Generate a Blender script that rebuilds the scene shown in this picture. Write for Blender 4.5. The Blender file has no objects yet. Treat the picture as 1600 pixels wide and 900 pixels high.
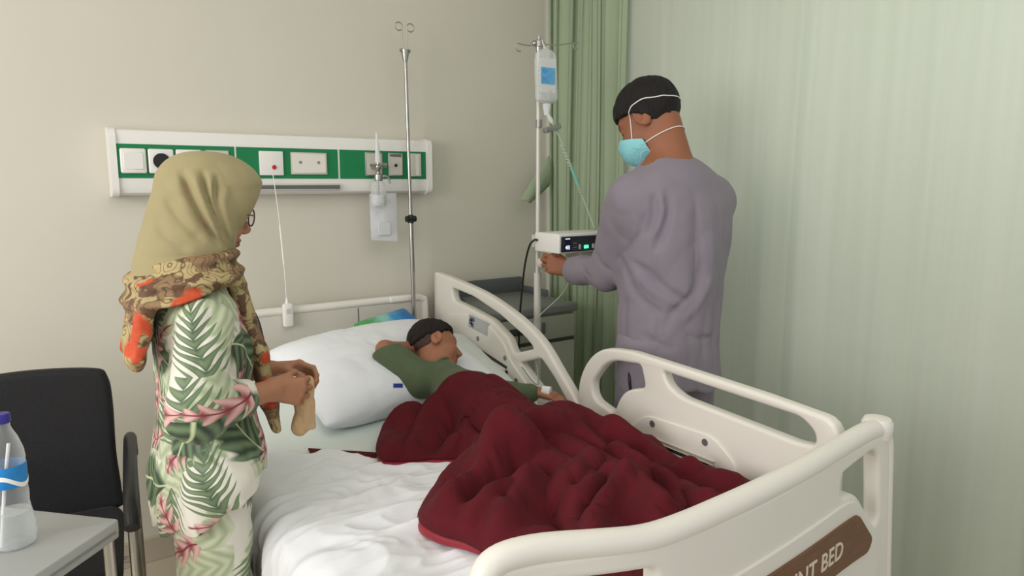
import bpy, bmesh, math, random
import numpy as np
from mathutils import Vector, Matrix, noise as mnoise

S = bpy.context.scene
COL = S.collection
PI = math.pi
rnd = random.Random(7)

# ---------------------------------------------------------------- camera, world, lights, exposure
cam_data = bpy.data.cameras.new('camera')
cam_data.lens = 24.75
cam_data.sensor_width = 36.0
cam_data.clip_start = 0.02
cam = bpy.data.objects.new('camera', cam_data)
COL.objects.link(cam)
cam.location = (0, 0, 1.42)
cam.rotation_euler = (math.radians(90 - 8.5), 0, math.radians(-34.8))
S.camera = cam

S.view_settings.view_transform = 'Standard'
S.view_settings.look = 'None'
S.view_settings.exposure = 0.24
S.view_settings.gamma = 1.0
S.view_settings.use_curve_mapping = False

world = bpy.data.worlds.new('room_ambient')
S.world = world
world.use_nodes = True
world.node_tree.nodes['Background'].inputs[0].default_value = (0.93, 0.97, 1.0, 1)
world.node_tree.nodes['Background'].inputs[1].default_value = 0.56


def area_light(name, loc, target, sx, sy, power, col):
    d = bpy.data.lights.new(name, 'AREA')
    d.shape = 'RECTANGLE'
    d.size, d.size_y, d.energy, d.color = sx, sy, power, col
    o = bpy.data.objects.new(name, d)
    COL.objects.link(o)
    o.location = loc
    o.rotation_euler = (Vector(target) - Vector(loc)).to_track_quat('-Z', 'Y').to_euler()
    return o


# daylight through the window of the left wall, and through the window behind the right curtain
area_light('window_daylight_left', (-2.1, 1.0, 1.65), (1.0, 1.6, 0.9), 2.2, 1.5, 54, (1.0, 0.965, 0.95))
area_light('window_daylight_right', (3.1, 0.9, 1.95), (2.0, 1.0, 1.6), 2.2, 0.9, 13, (0.92, 1.0, 0.97))
area_light('ceiling_daylight_bounce', (0.6, 0.4, 2.72), (0.8, 0.9, 0.0), 2.0, 2.0, 14, (1.0, 0.98, 0.94))

# ---------------------------------------------------------------- materials


def new_mat(name):
    m = bpy.data.materials.new(name)
    m.use_nodes = True
    nt = m.node_tree
    return m, nt, nt.nodes['Principled BSDF']


def mat(name, col, rough=0.5, metal=0.0, var=0.04, scale=8.0, bump=0.0, bscale=60.0, trans=0.0,
        alpha=1.0, sheen=0.0, coat=0.0, emit=None, estr=0.0, sss=0.0, ior=1.45, stretch=(1, 1, 1)):
    m, nt, b = new_mat(name)
    N, L = nt.nodes, nt.links
    tc = N.new('ShaderNodeTexCoord')
    mp = N.new('ShaderNodeMapping')
    mp.inputs['Scale'].default_value = stretch
    L.new(tc.outputs['Object'], mp.inputs[0])
    nz = N.new('ShaderNodeTexNoise')
    nz.inputs['Scale'].default_value = scale
    nz.inputs['Detail'].default_value = 3
    L.new(mp.outputs[0], nz.inputs['Vector'])
    rp = N.new('ShaderNodeValToRGB')
    e = rp.color_ramp.elements
    e[0].position, e[1].position = 0.3, 0.7
    e[0].color = tuple(max(0, c * (1 - var)) for c in col) + (1,)
    e[1].color = tuple(min(1, c * (1 + var)) for c in col) + (1,)
    L.new(nz.outputs['Fac'], rp.inputs[0])
    L.new(rp.outputs[0], b.inputs['Base Color'])
    b.inputs['Roughness'].default_value = rough
    b.inputs['Metallic'].default_value = metal
    b.inputs['Transmission Weight'].default_value = trans
    b.inputs['Alpha'].default_value = alpha
    b.inputs['IOR'].default_value = ior
    b.inputs['Sheen Weight'].default_value = sheen
    b.inputs['Coat Weight'].default_value = coat
    if sss:
        b.inputs['Subsurface Weight'].default_value = sss
        b.inputs['Subsurface Radius'].default_value = (0.02, 0.008, 0.004)
        b.inputs['Subsurface Scale'].default_value = 0.3
    if emit:
        b.inputs['Emission Color'].default_value = tuple(emit) + (1,)
        b.inputs['Emission Strength'].default_value = estr
    if bump:
        n2 = N.new('ShaderNodeTexNoise')
        n2.inputs['Scale'].default_value = bscale
        n2.inputs['Detail'].default_value = 4
        L.new(mp.outputs[0], n2.inputs['Vector'])
        bp = N.new('ShaderNodeBump')
        bp.inputs['Strength'].default_value = bump
        bp.inputs['Distance'].default_value = 0.01
        L.new(n2.outputs['Fac'], bp.inputs['Height'])
        L.new(bp.outputs[0], b.inputs['Normal'])
    return m


def srgb(r, g, b):
    f = lambda c: (c / 255 / 12.92) if c / 255 <= 0.04045 else ((c / 255 + 0.055) / 1.055) ** 2.4
    return (f(r), f(g), f(b))


class NG:
    """tiny shader-maths writer"""
    def __init__(s, nt): s.nt = nt
    def m(s, op, a, b=None, c=None):
        n = s.nt.nodes.new('ShaderNodeMath'); n.operation = op
        for i, v in enumerate((a, b, c)):
            if v is None: continue
            if isinstance(v, (int, float)): n.inputs[i].default_value = v
            else: s.nt.links.new(v, n.inputs[i])
        return n.outputs[0]
    def mix(s, f, a, b):
        n = s.nt.nodes.new('ShaderNodeMix'); n.data_type = 'RGBA'
        for i, v in ((0, f), (6, a), (7, b)):
            if isinstance(v, tuple): n.inputs[i].default_value = v + (1,) if len(v) == 3 else v
            elif isinstance(v, (int, float)): n.inputs[i].default_value = v
            else: s.nt.links.new(v, n.inputs[i])
        return n.outputs[2]
    def noise(s, vec, scale, detail=2.0):
        n = s.nt.nodes.new('ShaderNodeTexNoise'); n.inputs['Scale'].default_value = scale
        n.inputs['Detail'].default_value = detail
        s.nt.links.new(vec, n.inputs['Vector']); return n.outputs
    def sep(s, v):
        n = s.nt.nodes.new('ShaderNodeSeparateXYZ'); s.nt.links.new(v, n.inputs[0]); return n.outputs
    def step(s, a, b, w=0.02):
        """1 where a < b, soft edge w"""
        n = s.nt.nodes.new('ShaderNodeMapRange')
        d = s.m('SUBTRACT', b, a)
        s.nt.links.new(d, n.inputs[0])
        n.inputs[1].default_value, n.inputs[2].default_value = -w, w
        return n.outputs[0]


M = {}
M['wall'] = mat('wall_paint', srgb(212, 208, 194), 0.85, var=0.012, scale=3)
M['ceil'] = mat('ceiling_paint', srgb(225, 223, 216), 0.9, var=0.01)
M['base'] = mat('beige_tile_skirting', srgb(188, 178, 158), 0.4, var=0.06, scale=5)
M['plastic'] = mat('ivory_plastic', srgb(230, 226, 217), 0.38, var=0.012, scale=3)
M['plasticw'] = mat('white_plastic', srgb(235, 233, 228), 0.35, var=0.01)
M['plasticg'] = mat('grey_ivory_plastic', srgb(205, 201, 190), 0.45, var=0.02)
M['green'] = mat('green_panel', srgb(14, 124, 72), 0.35, var=0.05, scale=4)
M['chrome'] = mat('brushed_steel', (0.46, 0.45, 0.42), 0.28, 1.0, var=0.05, scale=30)
M['whitemetal'] = mat('white_painted_steel', srgb(214, 212, 205), 0.35, 0.1, var=0.02)
M['greymetal'] = mat('grey_metal', (0.32, 0.32, 0.31), 0.4, 0.7, var=0.05)
M['black'] = mat('black_plastic', (0.012, 0.012, 0.013), 0.4, var=0.1)
M['blackfab'] = mat('black_mesh_fabric', (0.010, 0.010, 0.012), 0.75, var=0.25, scale=220, bump=0.2, bscale=300, sheen=0.05)
M['grey'] = mat('grey_laminate', srgb(128, 130, 128), 0.5, var=0.03)
M['greydark'] = mat('dark_grey_laminate', srgb(98, 102, 104), 0.5, var=0.03)
M['cab'] = mat('cabinet_laminate', srgb(168, 170, 155), 0.5, var=0.02)
M['cabin'] = mat('cabinet_recess', srgb(60, 62, 58), 0.7, var=0.02)
M['tabletop'] = mat('table_grey_top', srgb(160, 162, 160), 0.35, var=0.03, scale=12)
M['tableedge'] = mat('table_edge_band', srgb(150, 153, 150), 0.45, var=0.03)
M['wood'] = mat('brown_wood_laminate', srgb(112, 76, 52), 0.45, var=0.16, scale=14, stretch=(1, 1, 12))
M['letter'] = mat('pale_lettering', srgb(225, 212, 190), 0.4, var=0.01)
M['sheet'] = mat('white_sheet_cotton', srgb(232, 234, 236), 0.85, var=0.015, scale=12, bump=0.08, bscale=300, sheen=0.1)
M['sheetg'] = mat('pale_green_white_sheet', srgb(214, 222, 216), 0.85, var=0.015, scale=12, bump=0.08, bscale=300)
M['pillow'] = mat('white_pillowcase', srgb(233, 236, 240), 0.85, var=0.015, bump=0.08, bscale=300)
M['navy'] = mat('navy_print', srgb(38, 62, 150), 0.7, var=0.2, scale=60)
M['maroon'] = mat('maroon_fleece', srgb(86, 7, 21), 0.95, var=0.14, scale=18, bump=0.2, bscale=240)
M['maroonhem'] = mat('crimson_satin_binding', srgb(138, 10, 34), 0.6, var=0.1, scale=20, sheen=0.2)
M['skinw'] = mat('warm_skin', srgb(172, 122, 92), 0.55, var=0.05, scale=14, bump=0.05, bscale=200, sss=0.15)
M['skinm'] = mat('brown_skin', srgb(148, 94, 66), 0.55, var=0.06, scale=14, bump=0.05, bscale=200, sss=0.15)
M['skinb'] = mat('brown_child_skin', srgb(166, 112, 84), 0.5, var=0.05, scale=18, sss=0.15)
M['lip'] = mat('lips', srgb(150, 80, 70), 0.45, var=0.05, sss=0.1)
M['brow'] = mat('brow_hair', (0.012, 0.008, 0.006), 0.7, var=0.2, scale=90)
M['hair'] = mat('black_hair', (0.007, 0.005, 0.005), 0.8, var=0.5, scale=120, bump=0.35, bscale=180, stretch=(1, 1, 0.3))
M['hairb'] = mat('dark_brown_hair', (0.014, 0.008, 0.007), 0.85, var=0.5, scale=110, bump=0.35, bscale=180)
M['scrub'] = mat('mauve_grey_scrubs', srgb(134, 126, 137), 0.85, var=0.03, scale=16, bump=0.1, bscale=350, sheen=0.1)
M['olive'] = mat('olive_cotton', srgb(86, 99, 72), 0.85, var=0.06, scale=20, bump=0.1, bscale=350, sheen=0.1)
M['maskblue'] = mat('pale_blue_mask', srgb(142, 208, 216), 0.7, var=0.03, scale=30, bump=0.1, bscale=200)
M['elastic'] = mat('white_elastic', srgb(232, 226, 222), 0.6, var=0.01)
M['clear'] = mat('clear_plastic', (0.95, 0.97, 0.97), 0.08, trans=0.92, ior=1.12, var=0.0)
M['milky'] = mat('milky_plastic', (0.86, 0.88, 0.88), 0.35, trans=0.35, ior=1.1, var=0.02)
M['tube'] = mat('pale_green_tubing', srgb(196, 214, 190), 0.35, trans=0.2, ior=1.2, var=0.02)
M['aqua'] = mat('aqua_tubing', srgb(140, 205, 190), 0.35, trans=0.1, ior=1.2, var=0.02)
M['bluelabel'] = mat('blue_label', srgb(96, 168, 214), 0.5, var=0.12, scale=60)
M['bottlelabel'] = mat('bottle_blue_label', srgb(30, 130, 200), 0.4, var=0.15, scale=20)
M['cap'] = mat('indigo_cap', srgb(48, 40, 130), 0.4, var=0.05)
M['white'] = mat('white_paper', srgb(238, 238, 236), 0.6, var=0.01)
M['paper'] = mat('tan_paper', srgb(206, 172, 132), 0.8, var=0.06, scale=40, bump=0.3, bscale=90)
M['red'] = mat('red_button', srgb(190, 20, 24), 0.4)
M['screen'] = mat('pump_screen', srgb(44, 50, 62), 0.25, var=0.03)
M['screenb'] = mat('pump_display', srgb(24, 26, 58), 0.2, var=0.03)
M['digit'] = mat('lit_digits', (0.7, 0.72, 0.8), 0.4, emit=(0.8, 0.85, 1.0), estr=0.8)
M['led'] = mat('green_indicator', (0.05, 0.8, 0.3), 0.4, emit=(0.05, 1.0, 0.35), estr=2.0)
M['amber'] = mat('tortoise_frame', srgb(96, 62, 58), 0.3, var=0.3, scale=80)
M['lens'] = mat('spectacle_lens', (1, 1, 1), 0.02, trans=1.0, ior=1.02, var=0)
M['floor'] = None
M['shoe'] = mat('dark_shoe', (0.03, 0.028, 0.026), 0.6, var=0.1)
M['towel'] = mat('white_towel', srgb(232, 232, 230), 0.9, var=0.02, bump=0.3, bscale=120)
M['sticker'] = mat('grey_sticker', srgb(176, 180, 180), 0.5, var=0.03)
M['stickerd'] = mat('sticker_print', srgb(92, 98, 112), 0.5, var=0.03)
M['goldtrim'] = mat('curtain_hem', srgb(160, 176, 140), 0.8)


def floor_mat():
    m, nt, b = new_mat('beige_floor_tiles')
    N, L = nt.nodes, nt.links
    tc = N.new('ShaderNodeTexCoord')
    br = N.new('ShaderNodeTexBrick')
    br.offset = 0
    br.inputs['Scale'].default_value = 1
    br.inputs['Brick Width'].default_value = 0.6
    br.inputs['Row Height'].default_value = 0.6
    br.inputs['Mortar Size'].default_value = 0.003
    br.inputs['Color1'].default_value = srgb(196, 186, 166) + (1,)
    br.inputs['Color2'].default_value = srgb(200, 190, 171) + (1,)
    br.inputs['Mortar'].default_value = srgb(150, 142, 126) + (1,)
    L.new(tc.outputs['Object'], br.inputs['Vector'])
    L.new(br.outputs['Color'], b.inputs['Base Color'])
    b.inputs['Roughness'].default_value = 0.25
    return m


M['floor'] = floor_mat()


def curtain_mat(name, c1, c2, transl, stripes=True):
    m, nt, b = new_mat(name)
    N, L = nt.nodes, nt.links
    g = NG(nt)
    tc = N.new('ShaderNodeTexCoord')
    mp = N.new('ShaderNodeMapping')
    mp.inputs['Scale'].default_value = (1, 1, 0.02)
    L.new(tc.outputs['Object'], mp.inputs[0])
    f = g.noise(mp.outputs[0], 26, 4)['Fac']
    col = g.mix(f, c1, c2)
    L.new(col, b.inputs['Base Color'])
    b.inputs['Roughness'].default_value = 0.85
    b.inputs['Sheen Weight'].default_value = 0.1
    tr = N.new('ShaderNodeBsdfTranslucent')
    L.new(col, tr.inputs['Color'])
    mx = N.new('ShaderNodeMixShader')
    mx.inputs[0].default_value = transl
    L.new(b.outputs[0], mx.inputs[1])
    L.new(tr.outputs[0], mx.inputs[2])
    L.new(mx.outputs[0], N['Material Output'].inputs[0])
    wv = g.noise(tc.outputs['Object'], 350, 1)['Fac']
    bp = N.new('ShaderNodeBump')
    bp.inputs['Strength'].default_value = 0.1
    bp.inputs['Distance'].default_value = 0.005
    L.new(wv, bp.inputs['Height'])
    L.new(bp.outputs[0], b.inputs['Normal'])
    return m


M['curtain'] = curtain_mat('sage_curtain', srgb(168, 184, 154), srgb(186, 200, 170), 0.25)
M['curtainw'] = curtain_mat('pale_sage_curtain', srgb(186, 193, 176), srgb(203, 207, 194), 0.35)


def uv_vec(nt):
    n = nt.nodes.new('ShaderNodeUVMap')
    n.uv_map = 'UVMap'
    return n.outputs[0]


def leaf_layer(g, vec, scale, off, length, width, veins, lobes, edge=0.03):
    """scattered leaves: returns mask, chevron vein value, midrib value, random value"""
    nt = g.nt
    mp = nt.nodes.new('ShaderNodeMapping')
    mp.inputs['Scale'].default_value = (scale,) * 3
    mp.inputs['Location'].default_value = (off, off * 1.7, 0)
    nt.links.new(vec, mp.inputs[0])
    nz = g.noise(mp.outputs[0], 1.4, 1)['Color']
    wob = nt.nodes.new('ShaderNodeVectorMath'); wob.operation = 'MULTIPLY_ADD'
    nt.links.new(nz, wob.inputs[0])
    wob.inputs[1].default_value = (0.35, 0.35, 0)
    nt.links.new(mp.outputs[0], wob.inputs[2])
    vo = nt.nodes.new('ShaderNodeTexVoronoi')
    vo.voronoi_dimensions = '2D'
    vo.inputs['Scale'].default_value = 1
    vo.inputs['Randomness'].default_value = 0.8
    nt.links.new(wob.outputs[0], vo.inputs['Vector'])
    sub = nt.nodes.new('ShaderNodeVectorMath'); sub.operation = 'SUBTRACT'
    nt.links.new(wob.outputs[0], sub.inputs[0])
    nt.links.new(vo.outputs['Position'], sub.inputs[1])
    cx, cy, _ = g.sep(vo.outputs['Color'])
    dx, dy, _ = g.sep(sub.outputs[0])
    ang = g.m('MULTIPLY', cx, 6.283)
    c, s = g.m('COSINE', ang), g.m('SINE', ang)
    a = g.m('ADD', g.m('MULTIPLY', dx, c), g.m('MULTIPLY', dy, s))
    b0 = g.m('SUBTRACT', g.m('MULTIPLY', dy, c), g.m('MULTIPLY', dx, s))
    b1 = g.m('ADD', b0, g.m('MULTIPLY', g.m('MULTIPLY', a, a), 0.35))
    b = g.m('ABSOLUTE', b1)
    t = g.m('DIVIDE', a, length)
    prof = g.m('MULTIPLY', g.m('SUBTRACT', 1.0, g.m('MULTIPLY', t, t)), width)
    prof = g.m('MULTIPLY', prof, g.m('SUBTRACT', 1.0, g.m('MULTIPLY', t, 0.35)))
    chev = g.m('MULTIPLY', g.m('SUBTRACT', a, g.m('MULTIPLY', b, 0.9)), veins)
    sn = g.m('SINE', chev)
    if lobes:
        prof = g.m('MULTIPLY', prof, g.m('ADD', 1.0 - lobes, g.m('MULTIPLY', g.m('ADD', sn, 1.0), lobes / 2)))
    mask = g.step(b, prof, edge)
    rib = g.step(b, 0.014, 0.008)
    return mask, sn, rib, cy


def tropical_mat():
    m, nt, bs = new_mat('tropical_leaf_print')
    g = NG(nt)
    uv = uv_vec(nt)
    base = srgb(222, 218, 206)
    # pale sage shadow leaves
    mk, sn, rib, r = leaf_layer(g, uv, 7.0, 3.1, 0.72, 0.46, 30, 0.25)
    c = g.mix(g.m('MULTIPLY_ADD', sn, 0.5, 0.5), srgb(196, 205, 170), srgb(150, 168, 124))
    col = g.mix(g.m('MULTIPLY', mk, 0.8), base, c)
    # light palm fronds cut into fingers, thin
    mk, sn, rib, r = leaf_layer(g, uv, 7.0, 9.3, 0.78, 0.40, 44, 0.95, 0.02)
    c = g.mix(g.m('MULTIPLY_ADD', sn, 0.5, 0.5), srgb(70, 92, 66), srgb(112, 132, 96))
    col = g.mix(g.m('MULTIPLY', mk, g.m('GREATER_THAN', r, 0.42)), col, c)
    # big dark split leaves
    mk, sn, rib, r = leaf_layer(g, uv, 6.0, 17.7, 0.66, 0.40, 34, 0.22)
    c = g.mix(g.m('MULTIPLY_ADD', sn, 0.5, 0.5), srgb(40, 60, 42), srgb(104, 126, 90))
    c = g.mix(rib, c, srgb(196, 206, 160))
    col = g.mix(g.m('MULTIPLY', mk, g.m('GREATER_THAN', r, 0.42)), col, c)
    # pink spiky flowers
    mk, sn, rib, r = leaf_layer(g, uv, 8.0, 29.2, 0.66, 0.27, 24, 0.75, 0.02)
    c = g.mix(g.m('MULTIPLY_ADD', sn, 0.5, 0.5), srgb(150, 66, 74), srgb(222, 178, 172))
    c = g.mix(rib, c, srgb(120, 40, 50))
    col = g.mix(g.m('MULTIPLY', mk, g.m('GREATER_THAN', r, 0.36)), col, c)
    nt.links.new(col, bs.inputs['Base Color'])
    bs.inputs['Roughness'].default_value = 0.6
    bs.inputs['Sheen Weight'].default_value = 0.1
    return m


def scarf_mat():
    m, nt, bs = new_mat('floral_scarf_print')
    N, L = nt.nodes, nt.links
    g = NG(nt)
    tc = N.new('ShaderNodeTexCoord')
    v = tc.outputs['Object']
    n1 = g.noise(v, 17, 3)['Fac']
    base = g.mix(g.m('GREATER_THAN', n1, 0.52), srgb(176, 158, 112), srgb(140, 112, 80))
    n4 = g.noise(v, 30, 2)['Fac']
    base = g.mix(g.step(n4, 0.42, 0.02), base, srgb(104, 76, 54))
    # curling outlines
    n2 = g.noise(v, 20, 1)['Fac']
    ln = g.step(g.m('ABSOLUTE', g.m('SUBTRACT', g.m('FRACT', g.m('MULTIPLY', n2, 9)), 0.5)), 0.09, 0.03)
    base = g.mix(g.m('MULTIPLY', ln, 0.75), base, srgb(74, 56, 42))
    vo = N.new('ShaderNodeTexVoronoi')
    vo.inputs['Scale'].default_value = 11
    wob = N.new('ShaderNodeVectorMath'); wob.operation = 'MULTIPLY_ADD'
    L.new(g.noise(v, 24, 2)['Color'], wob.inputs[0])
    wob.inputs[1].default_value = (0.05, 0.05, 0.05)
    L.new(v, wob.inputs[2])
    L.new(wob.outputs[0], vo.inputs['Vector'])
    cr = g.sep(vo.outputs['Color'])[0]
    fl = g.m('MULTIPLY', g.step(vo.outputs['Distance'], 0.36, 0.05), g.m('GREATER_THAN', cr, 0.55))
    oc = g.mix(g.noise(v, 60, 2)['Fac'], srgb(176, 52, 26), srgb(214, 96, 52))
    col = g.mix(fl, base, oc)
    L.new(col, bs.inputs['Base Color'])
    bs.inputs['Roughness'].default_value = 0.75
    return m


M['tropical'] = tropical_mat()
M['scarf'] = scarf_mat()
M['hijab'] = mat('olive_tan_hijab', srgb(158, 147, 108), 0.8, var=0.03, scale=10, bump=0.06, bscale=350, sheen=0.1)


def packet_mat():
    m, nt, bs = new_mat('wet_wipes_packet')
    g = NG(nt)
    tc = nt.nodes.new('ShaderNodeTexCoord')
    x, y, z = g.sep(tc.outputs['Object'])
    n = g.noise(tc.outputs['Object'], 30, 3)['Fac']
    t = g.m('ADD', g.m('MULTIPLY', x, 6.0), g.m('MULTIPLY', n, 0.5))
    rp = nt.nodes.new('ShaderNodeValToRGB')
    e = rp.color_ramp.elements
    e[0].position, e[0].color = 0.0, srgb(70, 160, 90) + (1,)
    e[1].position, e[1].color = 0.95, srgb(30, 110, 180) + (1,)
    k = e.new(0.35); k.color = srgb(150, 205, 190) + (1,)
    k = e.new(0.6); k.color = srgb(60, 150, 200) + (1,)
    nt.links.new(g.m('ADD', t, 0.2), rp.inputs[0])
    nt.links.new(rp.outputs[0], bs.inputs['Base Color'])
    bs.inputs['Roughness'].default_value = 0.3
    return m


M['packet'] = packet_mat()


def glass_mat():
    m, nt, bs = new_mat('window_glass')
    N, L = nt.nodes, nt.links
    t = N.new('ShaderNodeBsdfTransparent')
    mx = N.new('ShaderNodeMixShader')
    mx.inputs[0].default_value = 0.1
    L.new(t.outputs[0], mx.inputs[1])
    L.new(bs.outputs[0], mx.inputs[2])
    bs.inputs['Roughness'].default_value = 0.02
    L.new(mx.outputs[0], N['Material Output'].inputs[0])
    return m


M['glass'] = glass_mat()


def film_mat(name, col, fac, rough=0.12):
    """thin clear plastic film or shell"""
    m, nt, bs = new_mat(name)
    N, L = nt.nodes, nt.links
    t = N.new('ShaderNodeBsdfTransparent')
    t.inputs[0].default_value = (0.97, 0.98, 0.98, 1)
    lw = N.new('ShaderNodeLayerWeight')
    lw.inputs[0].default_value = 0.35
    g = NG(nt)
    mx = N.new('ShaderNodeMixShader')
    f = g.m('ADD', g.m('MULTIPLY', lw.outputs['Facing'], 0.55), fac)
    L.new(f, mx.inputs[0])
    L.new(t.outputs[0], mx.inputs[1])
    L.new(bs.outputs[0], mx.inputs[2])
    bs.inputs['Base Color'].default_value = tuple(col) + (1,)
    bs.inputs['Roughness'].default_value = rough
    tc = N.new('ShaderNodeTexCoord')
    bp = N.new('ShaderNodeBump')
    bp.inputs['Strength'].default_value = 0.3
    bp.inputs['Distance'].default_value = 0.01
    L.new(g.noise(tc.outputs['Object'], 45, 2)['Fac'], bp.inputs['Height'])
    L.new(bp.outputs[0], bs.inputs['Normal'])
    L.new(mx.outputs[0], N['Material Output'].inputs[0])
    return m


M['film'] = film_mat('clear_film', (0.85, 0.87, 0.87), 0.22)
M['filmw'] = film_mat('frosted_film', (0.86, 0.86, 0.9), 0.6, 0.25)
M['water'] = film_mat('bottle_shell', (0.75, 0.78, 0.78), 0.12, 0.05)

# ---------------------------------------------------------------- object helpers


def link_mesh(name, V, Fs, material=None, parent=None, origin=None, smooth=True, uv=None, mats=None, mat_idx=None):
    """V in world coordinates; stored relative to the parent or to origin"""
    V = np.asarray(V, dtype=np.float64)
    if parent is not None:
        inv = np.eye(4); q = parent
        while q is not None:
            inv = inv @ np.array(q.matrix_basis.inverted()); q = q.parent
        V = V @ inv[:3, :3].T + inv[:3, 3]
        org = None
    else:
        if origin is None:
            origin = (float((V[:, 0].min() + V[:, 0].max()) / 2), float((V[:, 1].min() + V[:, 1].max()) / 2), float(V[:, 2].min()))
        org = origin
        V = V - np.array(origin)
    me = bpy.data.meshes.new(name)
    if isinstance(Fs, np.ndarray):
        n, k = Fs.shape
        me.vertices.add(len(V))
        me.vertices.foreach_set('co', V.astype(np.float32).ravel())
        me.loops.add(n * k)
        me.loops.foreach_set('vertex_index', Fs.astype(np.int32).ravel())
        me.polygons.add(n)
        me.polygons.foreach_set('loop_start', np.arange(0, n * k, k, dtype=np.int32))
        me.update(calc_edges=True)
        me.validate()
    else:
        me.from_pydata([tuple(v) for v in V], [], Fs)
        me.update()
    if smooth:
        me.polygons.foreach_set('use_smooth', [True] * len(me.polygons))
    if uv is not None:
        l = me.uv_layers.new(name='UVMap')
        li = np.empty(len(me.loops), dtype=np.int32)
        me.loops.foreach_get('vertex_index', li)
        l.data.foreach_set('uv', np.asarray(uv)[li].astype(np.float32).ravel())
    for mm in (mats or [material]):
        if mm: me.materials.append(mm)
    if mat_idx is not None:
        me.polygons.foreach_set('material_index', np.asarray(mat_idx, dtype=np.int32))
    o = bpy.data.objects.new(name, me)
    COL.objects.link(o)
    if parent is not None: o.parent = parent
    else: o.location = org
    return o


def thing(name, label, cat, loc=(0, 0, 0), rotz=0.0, group=None):
    o = bpy.data.objects.new(name, None)
    COL.objects.link(o)
    o.empty_display_size = 0.05
    o.location = loc
    o.rotation_euler = (0, 0, rotz)
    o.matrix_basis = Matrix.Translation(Vector(loc)) @ Matrix.Rotation(rotz, 4, 'Z')
    o['label'] = label
    o['category'] = cat
    if group: o['group'] = group
    return o


def tag(o, label, cat, group=None, kind=None):
    if label: o['label'] = label
    if cat: o['category'] = cat
    if group: o['group'] = group
    if kind: o['kind'] = kind
    return o


def struct(o):
    o['kind'] = 'structure'
    return o


class MB:
    """gathers simple solids into one mesh (world coordinates)"""
    def __init__(s):
        s.V = []; s.F = []
    def add(s, V, F, Mx=None):
        n = len(s.V)
        for v in V:
            s.V.append(tuple(Mx @ Vector(v)) if Mx else tuple(v))
        s.F += [[i + n for i in f] for f in F]
        return s
    def box(s, a, b, bev=0.0, seg=2, Mx=None):
        bm = bmesh.new()
        bmesh.ops.create_cube(bm, size=1)
        a, b = Vector(a), Vector(b)
        for v in bm.verts:
            v.co = Vector(((a.x + b.x) / 2 + v.co.x * (b.x - a.x), (a.y + b.y) / 2 + v.co.y * (b.y - a.y), (a.z + b.z) / 2 + v.co.z * (b.z - a.z)))
        if bev:
            bmesh.ops.bevel(bm, geom=list(bm.edges), offset=bev, segments=seg, affect='EDGES', profile=0.5)
        bm.verts.index_update()
        s.add([v.co.copy() for v in bm.verts], [[v.index for v in f.verts] for f in bm.faces], Mx)
        bm.free()
        return s
    def tube(s, pts, r, seg=12, closed=False, caps=True, flat=1.0):
        P = [Vector(p) for p in pts]
        n = len(P)
        rr = r if isinstance(r, (list, tuple)) else [r] * n
        V, F = [], []
        up = None
        for i in range(n):
            if closed: t = (P[(i + 1) % n] - P[i - 1])
            else: t = P[min(i + 1, n - 1)] - P[max(i - 1, 0)]
            t = t.normalized() if t.length > 1e-9 else Vector((0, 0, 1))
            if up is None:
                up = Vector((0, 0, 1)) if abs(t.z) < 0.9 else Vector((1, 0, 0))
            a = (up - t * up.dot(t)).normalized()
            b = t.cross(a)
            up = a
            for k in range(seg):
                w = 2 * PI * k / seg
                V.append(P[i] + a * (math.cos(w) * rr[i]) + b * (math.sin(w) * rr[i] * flat))
        m = n if closed else n - 1
        for i in range(m):
            for k in range(seg):
                j = (i + 1) % n
                F.append([i * seg + k, i * seg + (k + 1) % seg, j * seg + (k + 1) % seg, j * seg + k])
        if caps and not closed:
            F.append([k for k in range(seg)][::-1])
            F.append([(n - 1) * seg + k for k in range(seg)])
        return s.add(V, F)
    def lathe(s, prof, c, seg=24, axis=(0, 0, 1), caps=True):
        """prof: (radius, height) along axis from c"""
        ax = Vector(axis).normalized()
        q = Vector((0, 0, 1)).rotation_difference(ax).to_matrix().to_4x4()
        Mx = Matrix.Translation(Vector(c)) @ q
        V, F = [], []
        for r, h in prof:
            for k in range(seg):
                w = 2 * PI * k / seg
                V.append((math.cos(w) * r, math.sin(w) * r, h))
        for i in range(len(prof) - 1):
            for k in range(seg):
                F.append([i * seg + k, i * seg + (k + 1) % seg, (i + 1) * seg + (k + 1) % seg, (i + 1) * seg + k])
        if caps:
            F.append([k for k in range(seg)][::-1])
            F.append([(len(prof) - 1) * seg + k for k in range(seg)])
        return s.add(V, F, Mx)
    def ball(s, c, r, seg=16, sc=(1, 1, 1)):
        prof = []
        V, F = [], []
        n = seg // 2
        for i in range(n + 1):
            th = PI * i / n
            for k in range(seg):
                w = 2 * PI * k / seg
                V.append((c[0] + r * sc[0] * math.sin(th) * math.cos(w), c[1] + r * sc[1] * math.sin(th) * math.sin(w), c[2] - r * sc[2] * math.cos(th)))
        for i in range(n):
            for k in range(seg):
                F.append([i * seg + k, i * seg + (k + 1) % seg, (i + 1) * seg + (k + 1) % seg, (i + 1) * seg + k])
        return s.add(V, F)
    def build(s, name, material, parent=None, smooth=True, angle=40):
        o = link_mesh(name, s.V, s.F, material, parent, smooth=False)
        me = o.data
        bm = bmesh.new(); bm.from_mesh(me)
        bmesh.ops.remove_doubles(bm, verts=bm.verts, dist=1e-5)
        bmesh.ops.recalc_face_normals(bm, faces=bm.faces)
        bm.to_mesh(me); bm.free()
        if smooth:
            me.polygons.foreach_set('use_smooth', [True] * len(me.polygons))
            me.set_sharp_from_angle(angle=math.radians(angle))
        return o


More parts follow.
